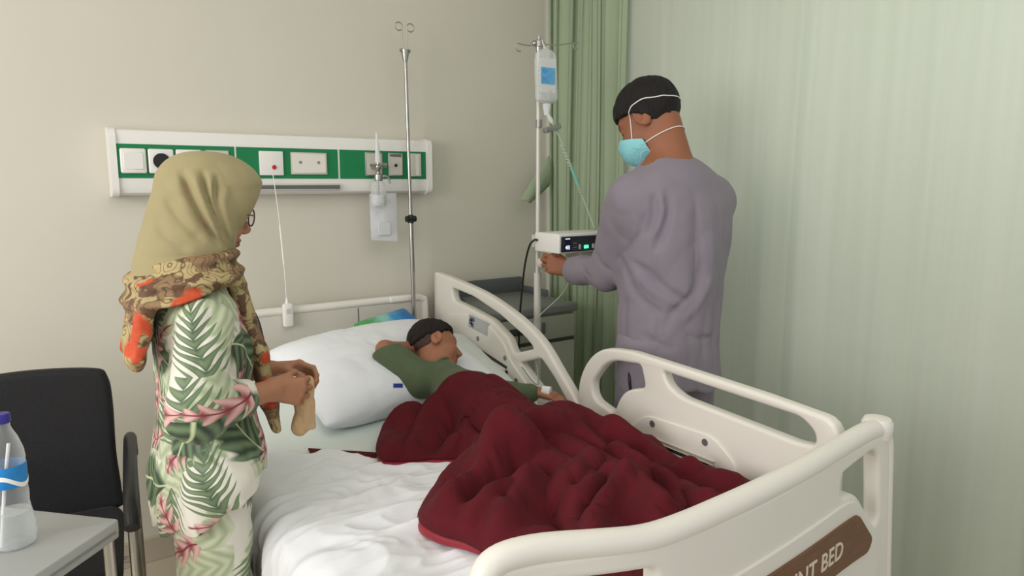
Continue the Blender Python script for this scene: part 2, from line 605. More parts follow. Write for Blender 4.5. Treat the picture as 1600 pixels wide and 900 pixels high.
def catmull(P, n=8, closed=False):
    P = [np.array(p, float) for p in P]
    N = len(P)
    out = []
    rng = range(N) if closed else range(N - 1)
    for i in rng:
        if closed: p0, p1, p2, p3 = P[i - 1], P[i], P[(i + 1) % N], P[(i + 2) % N]
        else: p0, p1, p2, p3 = P[max(i - 1, 0)], P[i], P[i + 1], P[min(i + 2, N - 1)]
        for k in range(n):
            t = k / n
            out.append(0.5 * ((2 * p1) + (-p0 + p2) * t + (2 * p0 - 5 * p1 + 4 * p2 - p3) * t * t + (-p0 + 3 * p1 - 3 * p2 + p3) * t ** 3))
    if not closed: out.append(P[-1])
    return [tuple(float(x) for x in v) for v in out]


def round_poly(pts, r, n=5):
    """round the corners of a closed 2D polygon; r is a number or one per corner"""
    out = []
    N = len(pts)
    for i in range(N):
        p0, p, p1 = (Vector(pts[i - 1]), Vector(pts[i]), Vector(pts[(i + 1) % N]))
        ri = r[i] if isinstance(r, (list, tuple)) else r
        a, b = (p0 - p), (p1 - p)
        d = min(ri, a.length * 0.48, b.length * 0.48)
        A, B = p + a.normalized() * d, p + b.normalized() * d
        for k in range(n + 1):
            t = k / n
            q = A * (1 - t) ** 2 + p * 2 * t * (1 - t) + B * t * t
            out.append((q.x, q.y))
    return out


def plate(name, outline, holes, half, bev, Mx, material, parent=None, bend=None):
    """flat board with holes and rolled edges: 2D curves filled and thickened; Mx maps (x, y, thickness) to the world"""
    cu = bpy.data.curves.new('tmp', 'CURVE')
    cu.dimensions = '2D'
    cu.fill_mode = 'BOTH'
    cu.extrude = max(half - bev, 0.0005)
    cu.bevel_depth = bev
    cu.bevel_resolution = 3
    cu.offset = -bev
    for loop in [outline] + list(holes):
        sp = cu.splines.new('POLY')
        sp.points.add(len(loop) - 1)
        for i, p in enumerate(loop):
            sp.points[i].co = (p[0], p[1], 0, 1)
        sp.use_cyclic_u = True
    tmp = bpy.data.objects.new('tmp', cu)
    COL.objects.link(tmp)
    dg = bpy.context.evaluated_depsgraph_get()
    me = bpy.data.meshes.new_from_object(tmp.evaluated_get(dg))
    if bend:
        bm = bmesh.new(); bm.from_mesh(me)
        xa, xb = min(v.co.x for v in bm.verts), max(v.co.x for v in bm.verts)
        for k in range(1, int((xb - xa) / 0.03)):
            bmesh.ops.bisect_plane(bm, geom=list(bm.verts) + list(bm.edges) + list(bm.faces), dist=1e-6,
                                   plane_co=(xa + k * 0.03, 0, 0), plane_no=(1, 0, 0))
        bm.to_mesh(me); bm.free()
    V = [Mx @ v.co for v in me.vertices]
    if bend: V = [bend(v) for v in V]
    F = [list(p.vertices) for p in me.polygons]
    bpy.data.objects.remove(tmp)
    bpy.data.curves.remove(cu)
    bpy.data.meshes.remove(me)
    o = link_mesh(name, [tuple(v) for v in V], F, material, parent, smooth=False)
    me = o.data
    bm = bmesh.new(); bm.from_mesh(me)
    bmesh.ops.remove_doubles(bm, verts=bm.verts, dist=1e-5)
    bmesh.ops.recalc_face_normals(bm, faces=bm.faces)
    bm.to_mesh(me); bm.free()
    me.polygons.foreach_set('use_smooth', [True] * len(me.polygons))
    me.set_sharp_from_angle(angle=math.radians(50))
    return o


def text_mesh(name, body, size, Mx, material, parent=None, extrude=0.0006, align='LEFT', space=1.0):
    cu = bpy.data.curves.new('tmp', 'FONT')
    cu.body = body
    cu.size = size
    cu.extrude = extrude
    cu.align_x = align
    cu.space_character = space
    tmp = bpy.data.objects.new('tmp', cu)
    COL.objects.link(tmp)
    dg = bpy.context.evaluated_depsgraph_get()
    me = bpy.data.meshes.new_from_object(tmp.evaluated_get(dg))
    V = [tuple(Mx @ v.co) for v in me.vertices]
    F = [list(p.vertices) for p in me.polygons]
    bpy.data.objects.remove(tmp)
    bpy.data.curves.remove(cu)
    return link_mesh(name, V, F, material, parent, smooth=False)


# ---- numpy noise
_rs = np.random.RandomState(11)
_TAB = _rs.rand(64, 64, 64).astype(np.float32)


def vnoise(P, scale=1.0):
    """smooth value noise in 0..1 on Nx3 points"""
    Q = np.asarray(P) * scale
    I = np.floor(Q).astype(np.int64)
    f = Q - I
    f = f * f * (3 - 2 * f)
    out = 0
    for a in (0, 1):
        for b in (0, 1):
            for c in (0, 1):
                w = (f[:, 0] if a else 1 - f[:, 0]) * (f[:, 1] if b else 1 - f[:, 1]) * (f[:, 2] if c else 1 - f[:, 2])
                out = out + w * _TAB[(I[:, 0] + a) & 63, (I[:, 1] + b) & 63, (I[:, 2] + c) & 63]
    return out


def ridged(P, scale, octaves=3, warp=0.6):
    """cloth crease noise, sharp valleys, 0..1"""
    P = np.asarray(P, float)
    W = np.stack([vnoise(P + 7.1, scale * 0.7), vnoise(P + 19.3, scale * 0.7), vnoise(P + 31.7, scale * 0.7)], 1) - 0.5
    P = P + W * warp / scale
    s, a, t = 0, 1.0, 0
    for k in range(octaves):
        n = 1 - np.abs(2 * vnoise(P + 5.5 * k, scale * 1.9 ** k) - 1)
        s = s + a * n
        t += a
        a *= 0.5
    return s / t


# ---------------------------------------------------------------- signed distance modelling


def creases(P, scale, octaves=3, warp=0.8):
    """soft crests with sharp valleys, 0..1"""
    P = np.asarray(P, float)
    W = np.stack([vnoise(P + 2.1, scale * 0.6), vnoise(P + 13.3, scale * 0.6), vnoise(P + 27.7, scale * 0.6)], 1) - 0.5
    P = P + W * warp / scale
    s, a, t = 0, 1.0, 0
    for k in range(octaves):
        s = s + a * np.abs(2 * vnoise(P + 4.5 * k, scale * 2.0 ** k) - 1) ** 0.8
        t += a; a *= 0.5
    return s / t


def smin(a, b, k):
    if k <= 0: return np.minimum(a, b)
    h = np.maximum(k - np.abs(a - b), 0) / k
    return np.minimum(a, b) - h * h * k * 0.25


def smax(a, b, k): return -smin(-a, -b, k)


def sd_cap(P, a, b, r1, r2):
    a, b = np.asarray(a, float), np.asarray(b, float)
    ab = b - a
    h = np.clip(((P - a) @ ab) / max(ab @ ab, 1e-12), 0, 1)
    d = np.linalg.norm(P - a - h[:, None] * ab, axis=1)
    return d - (r1 + (r2 - r1) * h)


def sd_ell(P, c, r, R=None):
    """ellipsoid; R: 3x3 rows are the local axes"""
    Q = P - np.asarray(c, float)
    if R is not None: Q = Q @ np.asarray(R).T
    r = np.asarray(r, float)
    k0 = np.linalg.norm(Q / r, axis=1)
    k1 = np.linalg.norm(Q / (r * r), axis=1)
    return k0 * (k0 - 1.0) / np.maximum(k1, 1e-9)


def sd_rbox(P, c, h, rad, R=None):
    Q = P - np.asarray(c, float)
    if R is not None: Q = Q @ np.asarray(R).T
    q = np.abs(Q) - (np.asarray(h, float) - rad)
    return np.linalg.norm(np.maximum(q, 0), axis=1) + np.minimum(q.max(axis=1), 0) - rad


def loft_params(z, table):
    T = np.array(table, float)
    o = np.argsort(T[:, 0])
    T = T[o]
    return [np.interp(z, T[:, 0], T[:, i]) for i in range(1, T.shape[1])]


def smooth_table(table, n=6):
    t = sorted(table)
    return catmull(t, n)


def sd_loft(P, table, ang=0.0, pw=2.0):
    """stack of ellipses (z, cx, cy, rx, ry); ang turns their axes about Z"""
    cx, cy, rx, ry = loft_params(P[:, 2], table)
    dx, dy = P[:, 0] - cx, P[:, 1] - cy
    c, s = math.cos(ang), math.sin(ang)
    u, v = dx * c + dy * s, -dx * s + dy * c
    k = (np.abs(u / rx) ** pw + np.abs(v / ry) ** pw) ** (1.0 / pw)
    d = (k - 1) * np.minimum(rx, ry)
    z0, z1 = min(t[0] for t in table), max(t[0] for t in table)
    dz = np.maximum(z0 - P[:, 2], P[:, 2] - z1)
    return smax(d, dz, 0.02)


def mesh_sdf(fn, lo, hi, h, newton=2):
    lo, hi = np.array(lo, float), np.array(hi, float)
    B = 8
    nb = np.ceil((hi - lo) / (h * B)).astype(int)
    n = nb * B + 1
    D = np.full(tuple(n), 1.0, dtype=np.float32)
    # coarse pass
    I = np.stack(np.meshgrid(*[np.arange(k) for k in nb], indexing='ij'), -1).reshape(-1, 3)
    cen = lo + (I * B + B / 2) * h
    dc = fn(cen)
    half = h * B * 0.5 * 1.7321
    act = np.abs(dc) < half * 1.6 + 0.012
    ins = dc <= 0
    for q in I[ins & ~act]:
        D[q[0] * B:q[0] * B + B + 1, q[1] * B:q[1] * B + B + 1, q[2] * B:q[2] * B + B + 1] = -1.0
    A = I[act]
    L = np.stack(np.meshgrid(*[np.arange(B + 1)] * 3, indexing='ij'), -1).reshape(-1, 3)
    CH = 400
    for s in range(0, len(A), CH):
        idx = (A[s:s + CH, None, :] * B + L[None]).reshape(-1, 3)
        d = fn(lo + idx * h)
        D[idx[:, 0], idx[:, 1], idx[:, 2]] = d
    # surface nets
    neg = D < 0
    c = np.zeros(tuple(n - 1), dtype=np.uint8)
    for a in (0, 1):
        for b in (0, 1):
            for e in (0, 1):
                c += neg[a:n[0] - 1 + a, b:n[1] - 1 + b, e:n[2] - 1 + e]
    cells = np.argwhere((c > 0) & (c < 8))
    vid = np.full(tuple(n - 1), -1, dtype=np.int32)
    vid[cells[:, 0], cells[:, 1], cells[:, 2]] = np.arange(len(cells))
    acc = np.zeros((len(cells), 3)); cnt = np.zeros(len(cells))
    offs = [(a, b, e) for a in (0, 1) for b in (0, 1) for e in (0, 1)]
    for o in offs:
        for ax in range(3):
            if o[ax]: continue
            o2 = list(o); o2[ax] = 1
            p, q = cells + np.array(o), cells + np.array(o2)
            d0 = D[p[:, 0], p[:, 1], p[:, 2]].astype(float)
            d1 = D[q[:, 0], q[:, 1], q[:, 2]].astype(float)
            m = (d0 < 0) != (d1 < 0)
            t = np.where(m, d0 / np.where(np.abs(d0 - d1) < 1e-12, 1, d0 - d1), 0)
            pt = np.tile(np.array(o, float), (len(cells), 1))
            pt[:, ax] += t
            acc[m] += pt[m]; cnt[m] += 1
    V = lo + (cells + acc / np.maximum(cnt, 1)[:, None]) * h
    F = []
    for ax in range(3):
        u, v = (ax + 1) % 3, (ax + 2) % 3
        sl0 = [slice(None)] * 3; sl1 = [slice(None)] * 3
        sl0[ax] = slice(0, -1); sl1[ax] = slice(1, None)
        for k in (u, v):
            sl0[k] = slice(1, -1); sl1[k] = slice(1, -1)
        A0, A1 = neg[tuple(sl0)], neg[tuple(sl1)]
        for flip, mm in ((0, A0 & ~A1), (1, ~A0 & A1)):
            e = np.argwhere(mm)
            e[:, u] += 1; e[:, v] += 1
            q = []
            for du, dv in ((-1, -1), (0, -1), (0, 0), (-1, 0)):
                cc = e.copy(); cc[:, u] += du; cc[:, v] += dv
                q.append(vid[cc[:, 0], cc[:, 1], cc[:, 2]])
            q = np.stack(q, 1)
            if flip: q = q[:, ::-1]
            F.append(q)
    F = np.concatenate(F)
    F = F[(F >= 0).all(1)]
    e = h * 0.3
    for _ in range(newton):
        d = fn(V)
        g = np.stack([(fn(V + np.array(x) * e) - d) / e for x in ((1, 0, 0), (0, 1, 0), (0, 0, 1))], 1)
        gl = (g * g).sum(1)
        step = (d / np.maximum(gl, 0.25))[:, None] * g
        ln = np.linalg.norm(step, axis=1, keepdims=True)
        V = V - step * np.minimum(1, h * 0.7 / np.maximum(ln, 1e-9))
    return V, F


def drop_small(V, F, keep=1):
    """keep only the largest connected islands"""
    n = len(V)
    lab = np.arange(n)
    while True:
        m = lab[F].min(axis=1)
        new = lab.copy()
        for k in range(F.shape[1]): np.minimum.at(new, F[:, k], m)
        new = new[new]
        if (new == lab).all(): break
        lab = new
    u, c = np.unique(lab, return_counts=True)
    top = set(u[np.argsort(-c)[:keep]])
    ok = np.isin(lab, list(top))
    F = F[ok[F[:, 0]]]
    re = np.cumsum(ok) - 1
    return V[ok], re[F]


class Lines:
    """seams and folds pressed into or raised from a surface along 3D polylines"""
    def __init__(s): s.L = []
    def add(s, pts, depth, w):
        P = resample3(catmull(pts, 6), 14)
        c = P.mean(0); r = np.linalg.norm(P - c, axis=1).max() + w * 2.6
        s.L.append((P, depth, w, c, r)); return s
    def __call__(s, X):
        out = np.zeros(len(X))
        for P, dep, w, c, r in s.L:
            m = np.linalg.norm(X - c, axis=1) < r
            if not m.any(): continue
            Y = X[m]; d = np.full(len(Y), 9.0); tt = np.zeros(len(Y))
            n = len(P) - 1
            for i in range(n):
                a, b = P[i], P[i + 1]; ab = b - a
                h = np.clip(((Y - a) @ ab) / max(ab @ ab, 1e-12), 0, 1)
                di = np.linalg.norm(Y - a - h[:, None] * ab, axis=1)
                k = di < d
                d[k] = di[k]; tt[k] = (i + h[k]) / n
            fade = np.clip(np.sin(tt * PI) * 1.8, 0, 1)
            out[m] += dep * fade * np.exp(-(d / w) ** 2)
        return out


def resample3(P, n):
    P = np.array(P, float)
    s = np.concatenate([[0], np.cumsum(np.linalg.norm(np.diff(P, axis=0), axis=1))])
    t = np.linspace(0, s[-1], n)
    return np.stack([np.interp(t, s, P[:, k]) for k in range(3)], 1)

# ---------------------------------------------------------------- measuring helper: a point of the room seen from the doorway on a given plane
_f, _P, _A = 1100.0, math.radians(8.5), math.radians(34.8)
_FW = np.array([math.sin(_A) * math.cos(_P), math.cos(_A) * math.cos(_P), -math.sin(_P)])
_RT = np.array([math.cos(_A), -math.sin(_A), 0.0])
_UP = np.cross(_RT, _FW)


def at(x, y, X=None, Y=None, Z=None):
    d = (x - 800) * _RT - (y - 450) * _UP + _f * _FW
    t = X / d[0] if X is not None else Y / d[1] if Y is not None else (Z - 1.42) / d[2]
    p = np.array([0, 0, 1.42]) + t * d
    return (float(p[0]), float(p[1]), float(p[2]))


# ---------------------------------------------------------------- the room
WY = 2.83
struct(MB().box((-2.4, -1.6, -0.1), (3.4, WY + 0.15, 0.0)).build('floor', M['floor'], smooth=False))
struct(MB().box((-2.4, WY, 0.0), (3.4, WY + 0.15, 2.9)).build('wall_back', M['wall'], smooth=False))
wl = MB()
wl.box((-2.5, -1.6, 0), (-2.4, WY + 0.15, 0.9)).box((-2.5, -1.6, 2.4), (-2.4, WY + 0.15, 2.9))
wl.box((-2.5, -1.6, 0.9), (-2.4, -0.3, 2.4)).box((-2.5, 2.3, 0.9), (-2.4, WY + 0.15, 2.4))
struct(wl.build('wall_left', M['wall'], smooth=False))
wr = MB()
wr.box((3.4, -1.6, 0), (3.5, WY + 0.15, 0.8)).box((3.4, -1.6, 2.4), (3.5, WY + 0.15, 2.9))
wr.box((3.4, -1.6, 0.8), (3.5, -0.4, 2.4)).box((3.4, 2.2, 0.8), (3.5, WY + 0.15, 2.4))
struct(wr.build('wall_right', M['wall'], smooth=False))
struct(MB().box((-2.5, -1.6, 2.9), (3.5, WY + 0.15, 3.0)).build('ceiling', M['ceil'], smooth=False))
struct(MB().box((-2.4, WY - 0.012, 0.0), (3.4, WY, 0.095), 0.002, 1).build('baseboard_back', M['base'], smooth=False))
for i, (x, y0, y1, z0) in enumerate(((-2.45, -0.3, 2.3, 0.9), (3.45, -0.4, 2.2, 0.8))):
    w = MB()
    for a, b in ((z0, z0 + 0.05), (2.35, 2.4)): w.box((x - 0.03, y0, a), (x + 0.03, y1, b))
    for yy in (y0, (y0 + y1) / 2 - 0.025, y1 - 0.05): w.box((x - 0.03, yy, z0), (x + 0.03, yy + 0.05, 2.4))
    fr = struct(w.build('window_%d' % (i + 1), M['whitemetal'], smooth=False))
    MB().box((x - 0.004, y0, z0), (x + 0.004, y1, 2.4)).build('pane', M['glass'], fr, smooth=False)


def curtain(name, label, path, z0, z1, folds, amp, material, seed, sway=0.01, group=None, lipamp=0.0):
    """hanging cloth along a ground path with deep soft folds"""
    P = np.array(catmull(path, 24))
    seg = np.linalg.norm(np.diff(P, axis=0), axis=1)
    s = np.concatenate([[0], np.cumsum(seg)])
    nU, nV = int(folds * 18), 46
    u = np.linspace(0, 1, nU)
    px, py = np.interp(u * s[-1], s, P[:, 0]), np.interp(u * s[-1], s, P[:, 1])
    tx, ty = np.gradient(px), np.gradient(py)
    l = np.hypot(tx, ty); nx, ny = -ty / l, tx / l
    rs = np.random.RandomState(seed)
    ph = np.cumsum(rs.rand(nU) * 0 + 1) / nU * folds * 2 * PI
    jit = np.interp(u, np.linspace(0, 1, 14), rs.rand(14) * 5)
    ampu = np.interp(u, np.linspace(0, 1, 20), 0.55 + 0.75 * rs.rand(20)) * amp
    V = []
    for j in range(nV):
        v = j / (nV - 1)
        z = z0 + (z1 - z0) * v
        w = ph + jit + 0.5 * math.sin(v * 3 + seed) * np.sin(u * 9)
        off = ampu * (np.sin(w) + 0.28 * np.sin(2.1 * w + 1)) * (0.85 + 0.15 * v) + sway * np.sin(v * 5 + u * 8)
        sl = ampu * 0.55 * np.sin(2 * w)
        V.append(np.stack([px + nx * off + tx / l * sl, py + ny * off + ty / l * sl, np.full(nU, z)], 1))
    V = np.concatenate(V)
    i, j = np.meshgrid(np.arange(nU - 1), np.arange(nV - 1))
    a = (j * nU + i).ravel()
    F = np.stack([a, a + 1, a + nU + 1, a + nU], 1)
    return V, F


# bunched curtain beside the wall
cb = thing('privacy_curtain', 'sage green curtain bunched in deep vertical folds beside the back wall', 'curtain', (2.2, 2.6, 0.12))
V, F = curtain('c', '', [(2.175, 2.80), (2.19, 2.68), (2.205, 2.55), (2.215, 2.42), (2.22, 2.33)], 0.12, 2.85, 7.5, 0.028, None, 3)
link_mesh('curtain_cloth', V, F, M['curtain'], cb)
# the loose tie flap
fl = at(852, 243, Y=2.74), at(852, 300, Y=2.74), at(827, 317, Y=2.70), at(813, 312, Y=2.70), at(835, 275, Y=2.72)
a, b_, c_, d_, e_ = [np.array(q) for q in fl]
Lc = catmull([a + (0.02, 0, 0), e_, d_], 8); Rc = catmull([b_ + (0.02, 0, 0.03), (b_ * 0.45 + c_ * 0.55) + (0.01, 0.0, 0.012), c_], 8)
V = []
for l_, r_ in zip(Lc, Rc):
    for k in range(7):
        t = k / 6
        q = np.array(l_) * (1 - t) + np.array(r_) * t
        q[1] -= 0.018 * math.sin(t * PI)
        V.append(q)
nn = len(Lc)
V = np.array(V)
F = [[i * 7 + k, i * 7 + k + 1, i * 7 + k + 8, i * 7 + k + 7] for i in range(nn - 1) for k in range(6)]
o = link_mesh('tie_flap', V, F, M['curtain'], cb)
md = o.modifiers.new('thick', 'SOLIDIFY'); md.thickness = 0.004

cw = thing('window_curtain', 'wide pale sage curtain hanging behind the man in grey scrubs, lit from behind', 'curtain', (2.3, 1.0, 0.05))
V, F = curtain('c', '', [(2.27, 2.50), (2.29, 2.2), (2.30, 1.8), (2.29, 1.4), (2.31, 1.0), (2.30, 0.5), (2.30, -0.3)], 0.05, 2.85, 11, 0.013, None, 9, 0.012)
link_mesh('curtain_cloth', V, F, M['curtainw'], cw)

# ---------------------------------------------------------------- bedhead service panel
CY = 2.745
con = thing('bedhead_panel', 'long white wall service panel with green strips, sockets and gas outlets', 'wall panel', (0.87, WY, 1.38))


def onwall(px0, py0, px1, py1, Y):
    a, b = at(px0, py0, Y=Y), at(px1, py1, Y=Y)
    return a[0], a[2], b[0], b[2]


prof = [(WY - 0.001, 1.376), (CY + 0.03, 1.376), (CY + 0.008, 1.386), (CY, 1.405), (CY, 1.585), (CY + 0.006, 1.597), (CY + 0.02, 1.602), (WY - 0.001, 1.602)]
hb = MB()
n = len(prof)
x0, x1 = 0.282, 1.462
hb.add([(x, y, z) for x in (x0, x1) for y, z in prof], [[i, (i + 1) % n, n + (i + 1) % n, n + i] for i in range(n)] + [list(range(n))[::-1], [n + i for i in range(n)]])
hb.build('housing', M['plasticw'], con)
for xa, xb in ((0.262, 0.283), (1.461, 1.482)):
    pr2 = round_poly([(WY - 0.001, 1.372), (CY - 0.008, 1.372), (CY - 0.008, 1.606), (WY - 0.001, 1.606)], [0.001, 0.035, 0.035, 0.001], 6)
    n = len(pr2)
    MB().add([(x, y, z) for x in (xa, xb) for y, z in pr2], [[i, (i + 1) % n, n + (i + 1) % n, n + i] for i in range(n)] + [list(range(n))[::-1], [n + i for i in range(n)]]).build('end_cap', M['plasticw'], con)
for a, b in ((183, 366.5), (369.5, 527.5), (530.5, 665)):
    xa, xb = at(a, 250, Y=CY)[0], at(b, 250, Y=CY)[0]
    MB().box((xa, CY - 0.003, 1.436), (xb, CY + 0.001, 1.551), 0.001, 1).build('green_strip', M['green'], con)


def plate_box(name, px0, px1, mtl, depth=0.010, z0=1.452, z1=1.536, bev=0.006, parent=None):
    xa, xb = at(px0, 255, Y=CY - 0.01)[0], at(px1, 255, Y=CY - 0.01)[0]
    return MB().box((xa, CY - 0.003 - depth, z0), (xb, CY - 0.002, z1), min(bev, depth * 0.8), 3).build(name, mtl, parent or con), (xa + xb) / 2, xa, xb


s1, cx, xa, xb = plate_box('socket', 188, 229, M['plasticw'], 0.014)
MB().box((cx - 0.03, CY - 0.0195, 1.465), (cx + 0.03, CY - 0.016, 1.523), 0.0015, 1).build('rocker', M['plasticw'], s1)
s2, cx, xa, xb = plate_box('socket', 232, 272, M['plasticw'], 0.014)
MB().lathe([(0.0, 0.0), (0.024, 0.0), (0.027, 0.004), (0.027, 0.006), (0.0, 0.0065)], (cx, CY - 0.016, 1.494), 28, (0, -1, 0), caps=False).build('round_insert', M['black'], s2)
s3, cx, xa, xb = plate_box('socket', 275.5, 316, M['plasticw'], 0.014)
MB().lathe([(0.0, 0.0), (0.024, 0.0), (0.027, 0.004), (0.027, 0.006), (0.0, 0.0065)], (cx, CY - 0.016, 1.494), 28, (0, -1, 0), caps=False).build('round_insert', M['plasticg'], s3)
s4, cx, xa, xb = plate_box('blank_plate', 322, 359, M['plasticg'], 0.005)
s5, cx, xa, xb = plate_box('call_plate', 405.5, 442.5, M['plasticw'], 0.010, bev=0.002, z0=1.448, z1=1.538)
MB().lathe([(0.0, 0), (0.008, 0), (0.008, 0.004), (0.006, 0.006), (0.0, 0.006)], (cx + 0.008, CY - 0.013, 1.478), 20, (0, -1, 0), caps=False).build('call_button', M['red'], s5)
s6, cx, xa, xb = plate_box('double_outlet', 455, 511, M['plasticg'], 0.008, bev=0.002)
MB().box((xa + 0.006, CY - 0.013, 1.458), (xb - 0.006, CY - 0.0105, 1.530), 0.001, 1).build('outlet_face', M['plastic'], s6)
for dx in (-0.036, 0.036):
    MB().lathe([(0, 0), (0.006, 0), (0.006, 0.001), (0, 0.001)], (cx + dx, CY - 0.0132, 1.498), 14, (0, -1, 0), caps=False).build('screw', M['greymetal'], s6)
g1, cx, xa, xb = plate_box('gas_outlet', 571, 598, M['chrome'], 0.006, bev=0.001, z0=1.447, z1=1.543)
MB().box((xa + 0.006, CY - 0.0105, 1.452), (xb - 0.006, CY - 0.009, 1.538), 0.0005, 1).build('outlet_face', M['plasticg'], g1)
g2, cx, xa, xb = plate_box('gas_outlet', 606.5, 629.5, M['chrome'], 0.008, bev=0.001, z0=1.447, z1=1.543)
MB().box((xa + 0.005, CY - 0.0125, 1.452), (xb - 0.005, CY - 0.010, 1.526), 0.0005, 1).build('outlet_face', M['plasticg'], g2)
MB().box((xa + 0.01, CY - 0.0128, 1.529), (xb - 0.01, CY - 0.0115, 1.537), 0.0005, 1).build('maker_plate', M['greydark'], g2)
MB().lathe([(0, 0), (0.0065, 0), (0.0065, 0.003), (0, 0.003)], (cx, CY - 0.0125, 1.492), 18, (0, -1, 0), caps=False).build('nozzle_hole', M['black'], g2)
g3, cx, xa, xb = plate_box('data_plate', 642, 658, M['plasticg'], 0.008, bev=0.002, z0=1.447, z1=1.543)
MB().box((cx - 0.003, CY - 0.0125, 1.452), (cx + 0.014, CY - 0.0108, 1.538), 0.0005, 1).build('flap', M['plastic'], g3)
la = at(392, 296, Y=CY)[0]; lb = at(531, 296, Y=CY)[0]
MB().box((la, CY - 0.012, 1.390), (lb, CY + 0.02, 1.416), 0.006, 2).build('lamp_cover', M['plasticg'], con)
MB().box((la + 0.004, CY - 0.0135, 1.396), (lb - 0.004, CY - 0.011, 1.411), 0.001, 1).build('lamp_diffuser', M['greydark'], con)

# nurse-call pull
a0, a1, a2 = at(427, 273, Y=2.725), at(439, 390, Y=2.72), at(448.5, 474, Y=2.715)
nc = thing('nurse_call_pull', 'white nurse call handset hanging on its cord below the red call button', 'call handset', a2)
mid = [tuple(np.array(a0) * (1 - t) + np.array(a2) * t + np.array((0.006 * math.sin(t * PI) - 0.001, 0, 0))) for t in np.linspace(0, 1, 14)]
MB().tube(mid, 0.0016, 8).build('cord', M['white'], nc)
MB().tube([mid[5], mid[9]], 0.0033, 8).build('cord_grip', M['white'], nc)
MB().tube([tuple(np.array(a2) + (0, 0, 0.02)), a2], [0.004, 0.008], 10).build('cord_boot', M['white'], nc)
MB().box((a2[0] - 0.019, 2.70, a2[2] - 0.093), (a2[0] + 0.021, 2.728, a2[2]), 0.009, 3).build('handset_body', M['plasticw'], nc)
MB().box((a2[0] - 0.008, 2.6985, a2[2] - 0.04), (a2[0] + 0.010, 2.7005, a2[2] - 0.02), 0.0005, 1).build('button', M['plasticg'], nc)

# oxygen flowmeter with humidifier
OY = 2.68
ox = at(591, 270, Y=OY)[0]
oz = lambda y: at(591, y, Y=OY)[2]
fm = thing('oxygen_flowmeter', 'chrome oxygen flowmeter with a clear humidifier bottle on the gas outlet', 'flowmeter', (ox, OY, oz(322)))
MB().tube([(ox - 0.003, OY, oz(207)), (ox - 0.002, OY, oz(226)), (ox, OY, oz(254))], [0.0035, 0.007, 0.0125], 16).build('flow_tube', M['milky'], fm)
MB().lathe([(0.006, oz(283)), (0.016, oz(283)), (0.018, oz(278)), (0.017, oz(273)), (0.009, oz(271)), (0.009, oz(266)), (0.013, oz(264)), (0.013, oz(259)), (0.008, oz(257)), (0.008, oz(254))], (ox, OY, 0), 20).build('valve_body', M['chrome'], fm)
MB().tube([(ox - 0.032, OY, oz(258)), (ox + 0.032, OY, oz(258))], 0.0055, 12).tube([(ox + 0.022, OY, oz(258)), (ox + 0.036, OY, oz(258))], 0.010, 14).build('control_knob', M['chrome'], fm)
MB().tube([(ox, OY, oz(261)), (ox, CY - 0.006, oz(261))], 0.009, 14).build('inlet_stem', M['chrome'], fm)
MB().tube(catmull([(ox + 0.012, OY, oz(277)), (ox + 0.026, OY - 0.004, oz(275)), (ox + 0.042, OY - 0.005, oz(278)), (ox + 0.047, OY - 0.005, oz(287))], 6), 0.0048, 10).build('outlet_spout', M['chrome'], fm)
MB().lathe([(0.001, oz(323)), (0.026, oz(322)), (0.031, oz(318)), (0.031, oz(304)), (0.028, oz(298)), (0.026, oz(288)), (0.022, oz(284)), (0.018, oz(283))], (ox - 0.002, OY, 0), 28, caps=False).build('humidifier_bottle', M['film'], fm)
MB().tube([(ox, OY, oz(284)), (ox, OY, oz(315))], 0.0028, 8).ball((ox, OY, oz(317)), 0.007, 12).build('diffuser_tube', M['greymetal'], fm)
MB().lathe([(0.001, oz(321.5)), (0.025, oz(321)), (0.029, oz(317)), (0.029, oz(305)), (0.001, oz(305))], (ox - 0.002, OY, 0), 24, caps=False).build('water', M['milky'], fm)
# pouch behind it
pg = thing('plastic_pouch', 'frosted clear plastic pouch hanging under the oxygen flowmeter', 'pouch', (at(600, 376, Y=2.72)))
g_, hgt = 9, 10
V = []
c00, c10, c01, c11 = [np.array(at(*q, Y=2.718)) for q in ((577, 303), (619, 302), (580, 375), (621, 377))]
rs = np.random.RandomState(4)
for j in range(17):
    for i in range(11):
        u, v = i / 10, j / 16
        q = (c00 * (1 - u) + c10 * u) * (1 - v) + (c01 * (1 - u) + c11 * u) * v
        b = math.sin(PI * u) * math.sin(PI * v)
        q[1] -= 0.012 * b + 0.004 * rs.rand() * b
        V.append(q)
nf = len(V)
V2 = [q.copy() for q in V]
for k, q in enumerate(V2): q[1] = 2.7185 + (2.718 - V[k][1]) * 0.6
F = [[j * 11 + i, j * 11 + i + 1, (j + 1) * 11 + i + 1, (j + 1) * 11 + i] for j in range(16) for i in range(10)]
link_mesh('pouch_film', V + V2, F + [[k + nf for k in f] for f in F], M['filmw'], pg)
b2 = at(600, 312, Y=2.714)
MB().tube([tuple(np.array(at(590, 304, Y=2.712))), (ox, 2.70, oz(290)), tuple(np.array(at(606, 304, Y=2.712)))], 0.0012, 6).build('hanging_loop', M['white'], pg)
MB().box(at(592, 368, Y=2.703), tuple(np.array(at(609, 346, Y=2.709))), 0.002, 1).build('contents', M['milky'], pg)

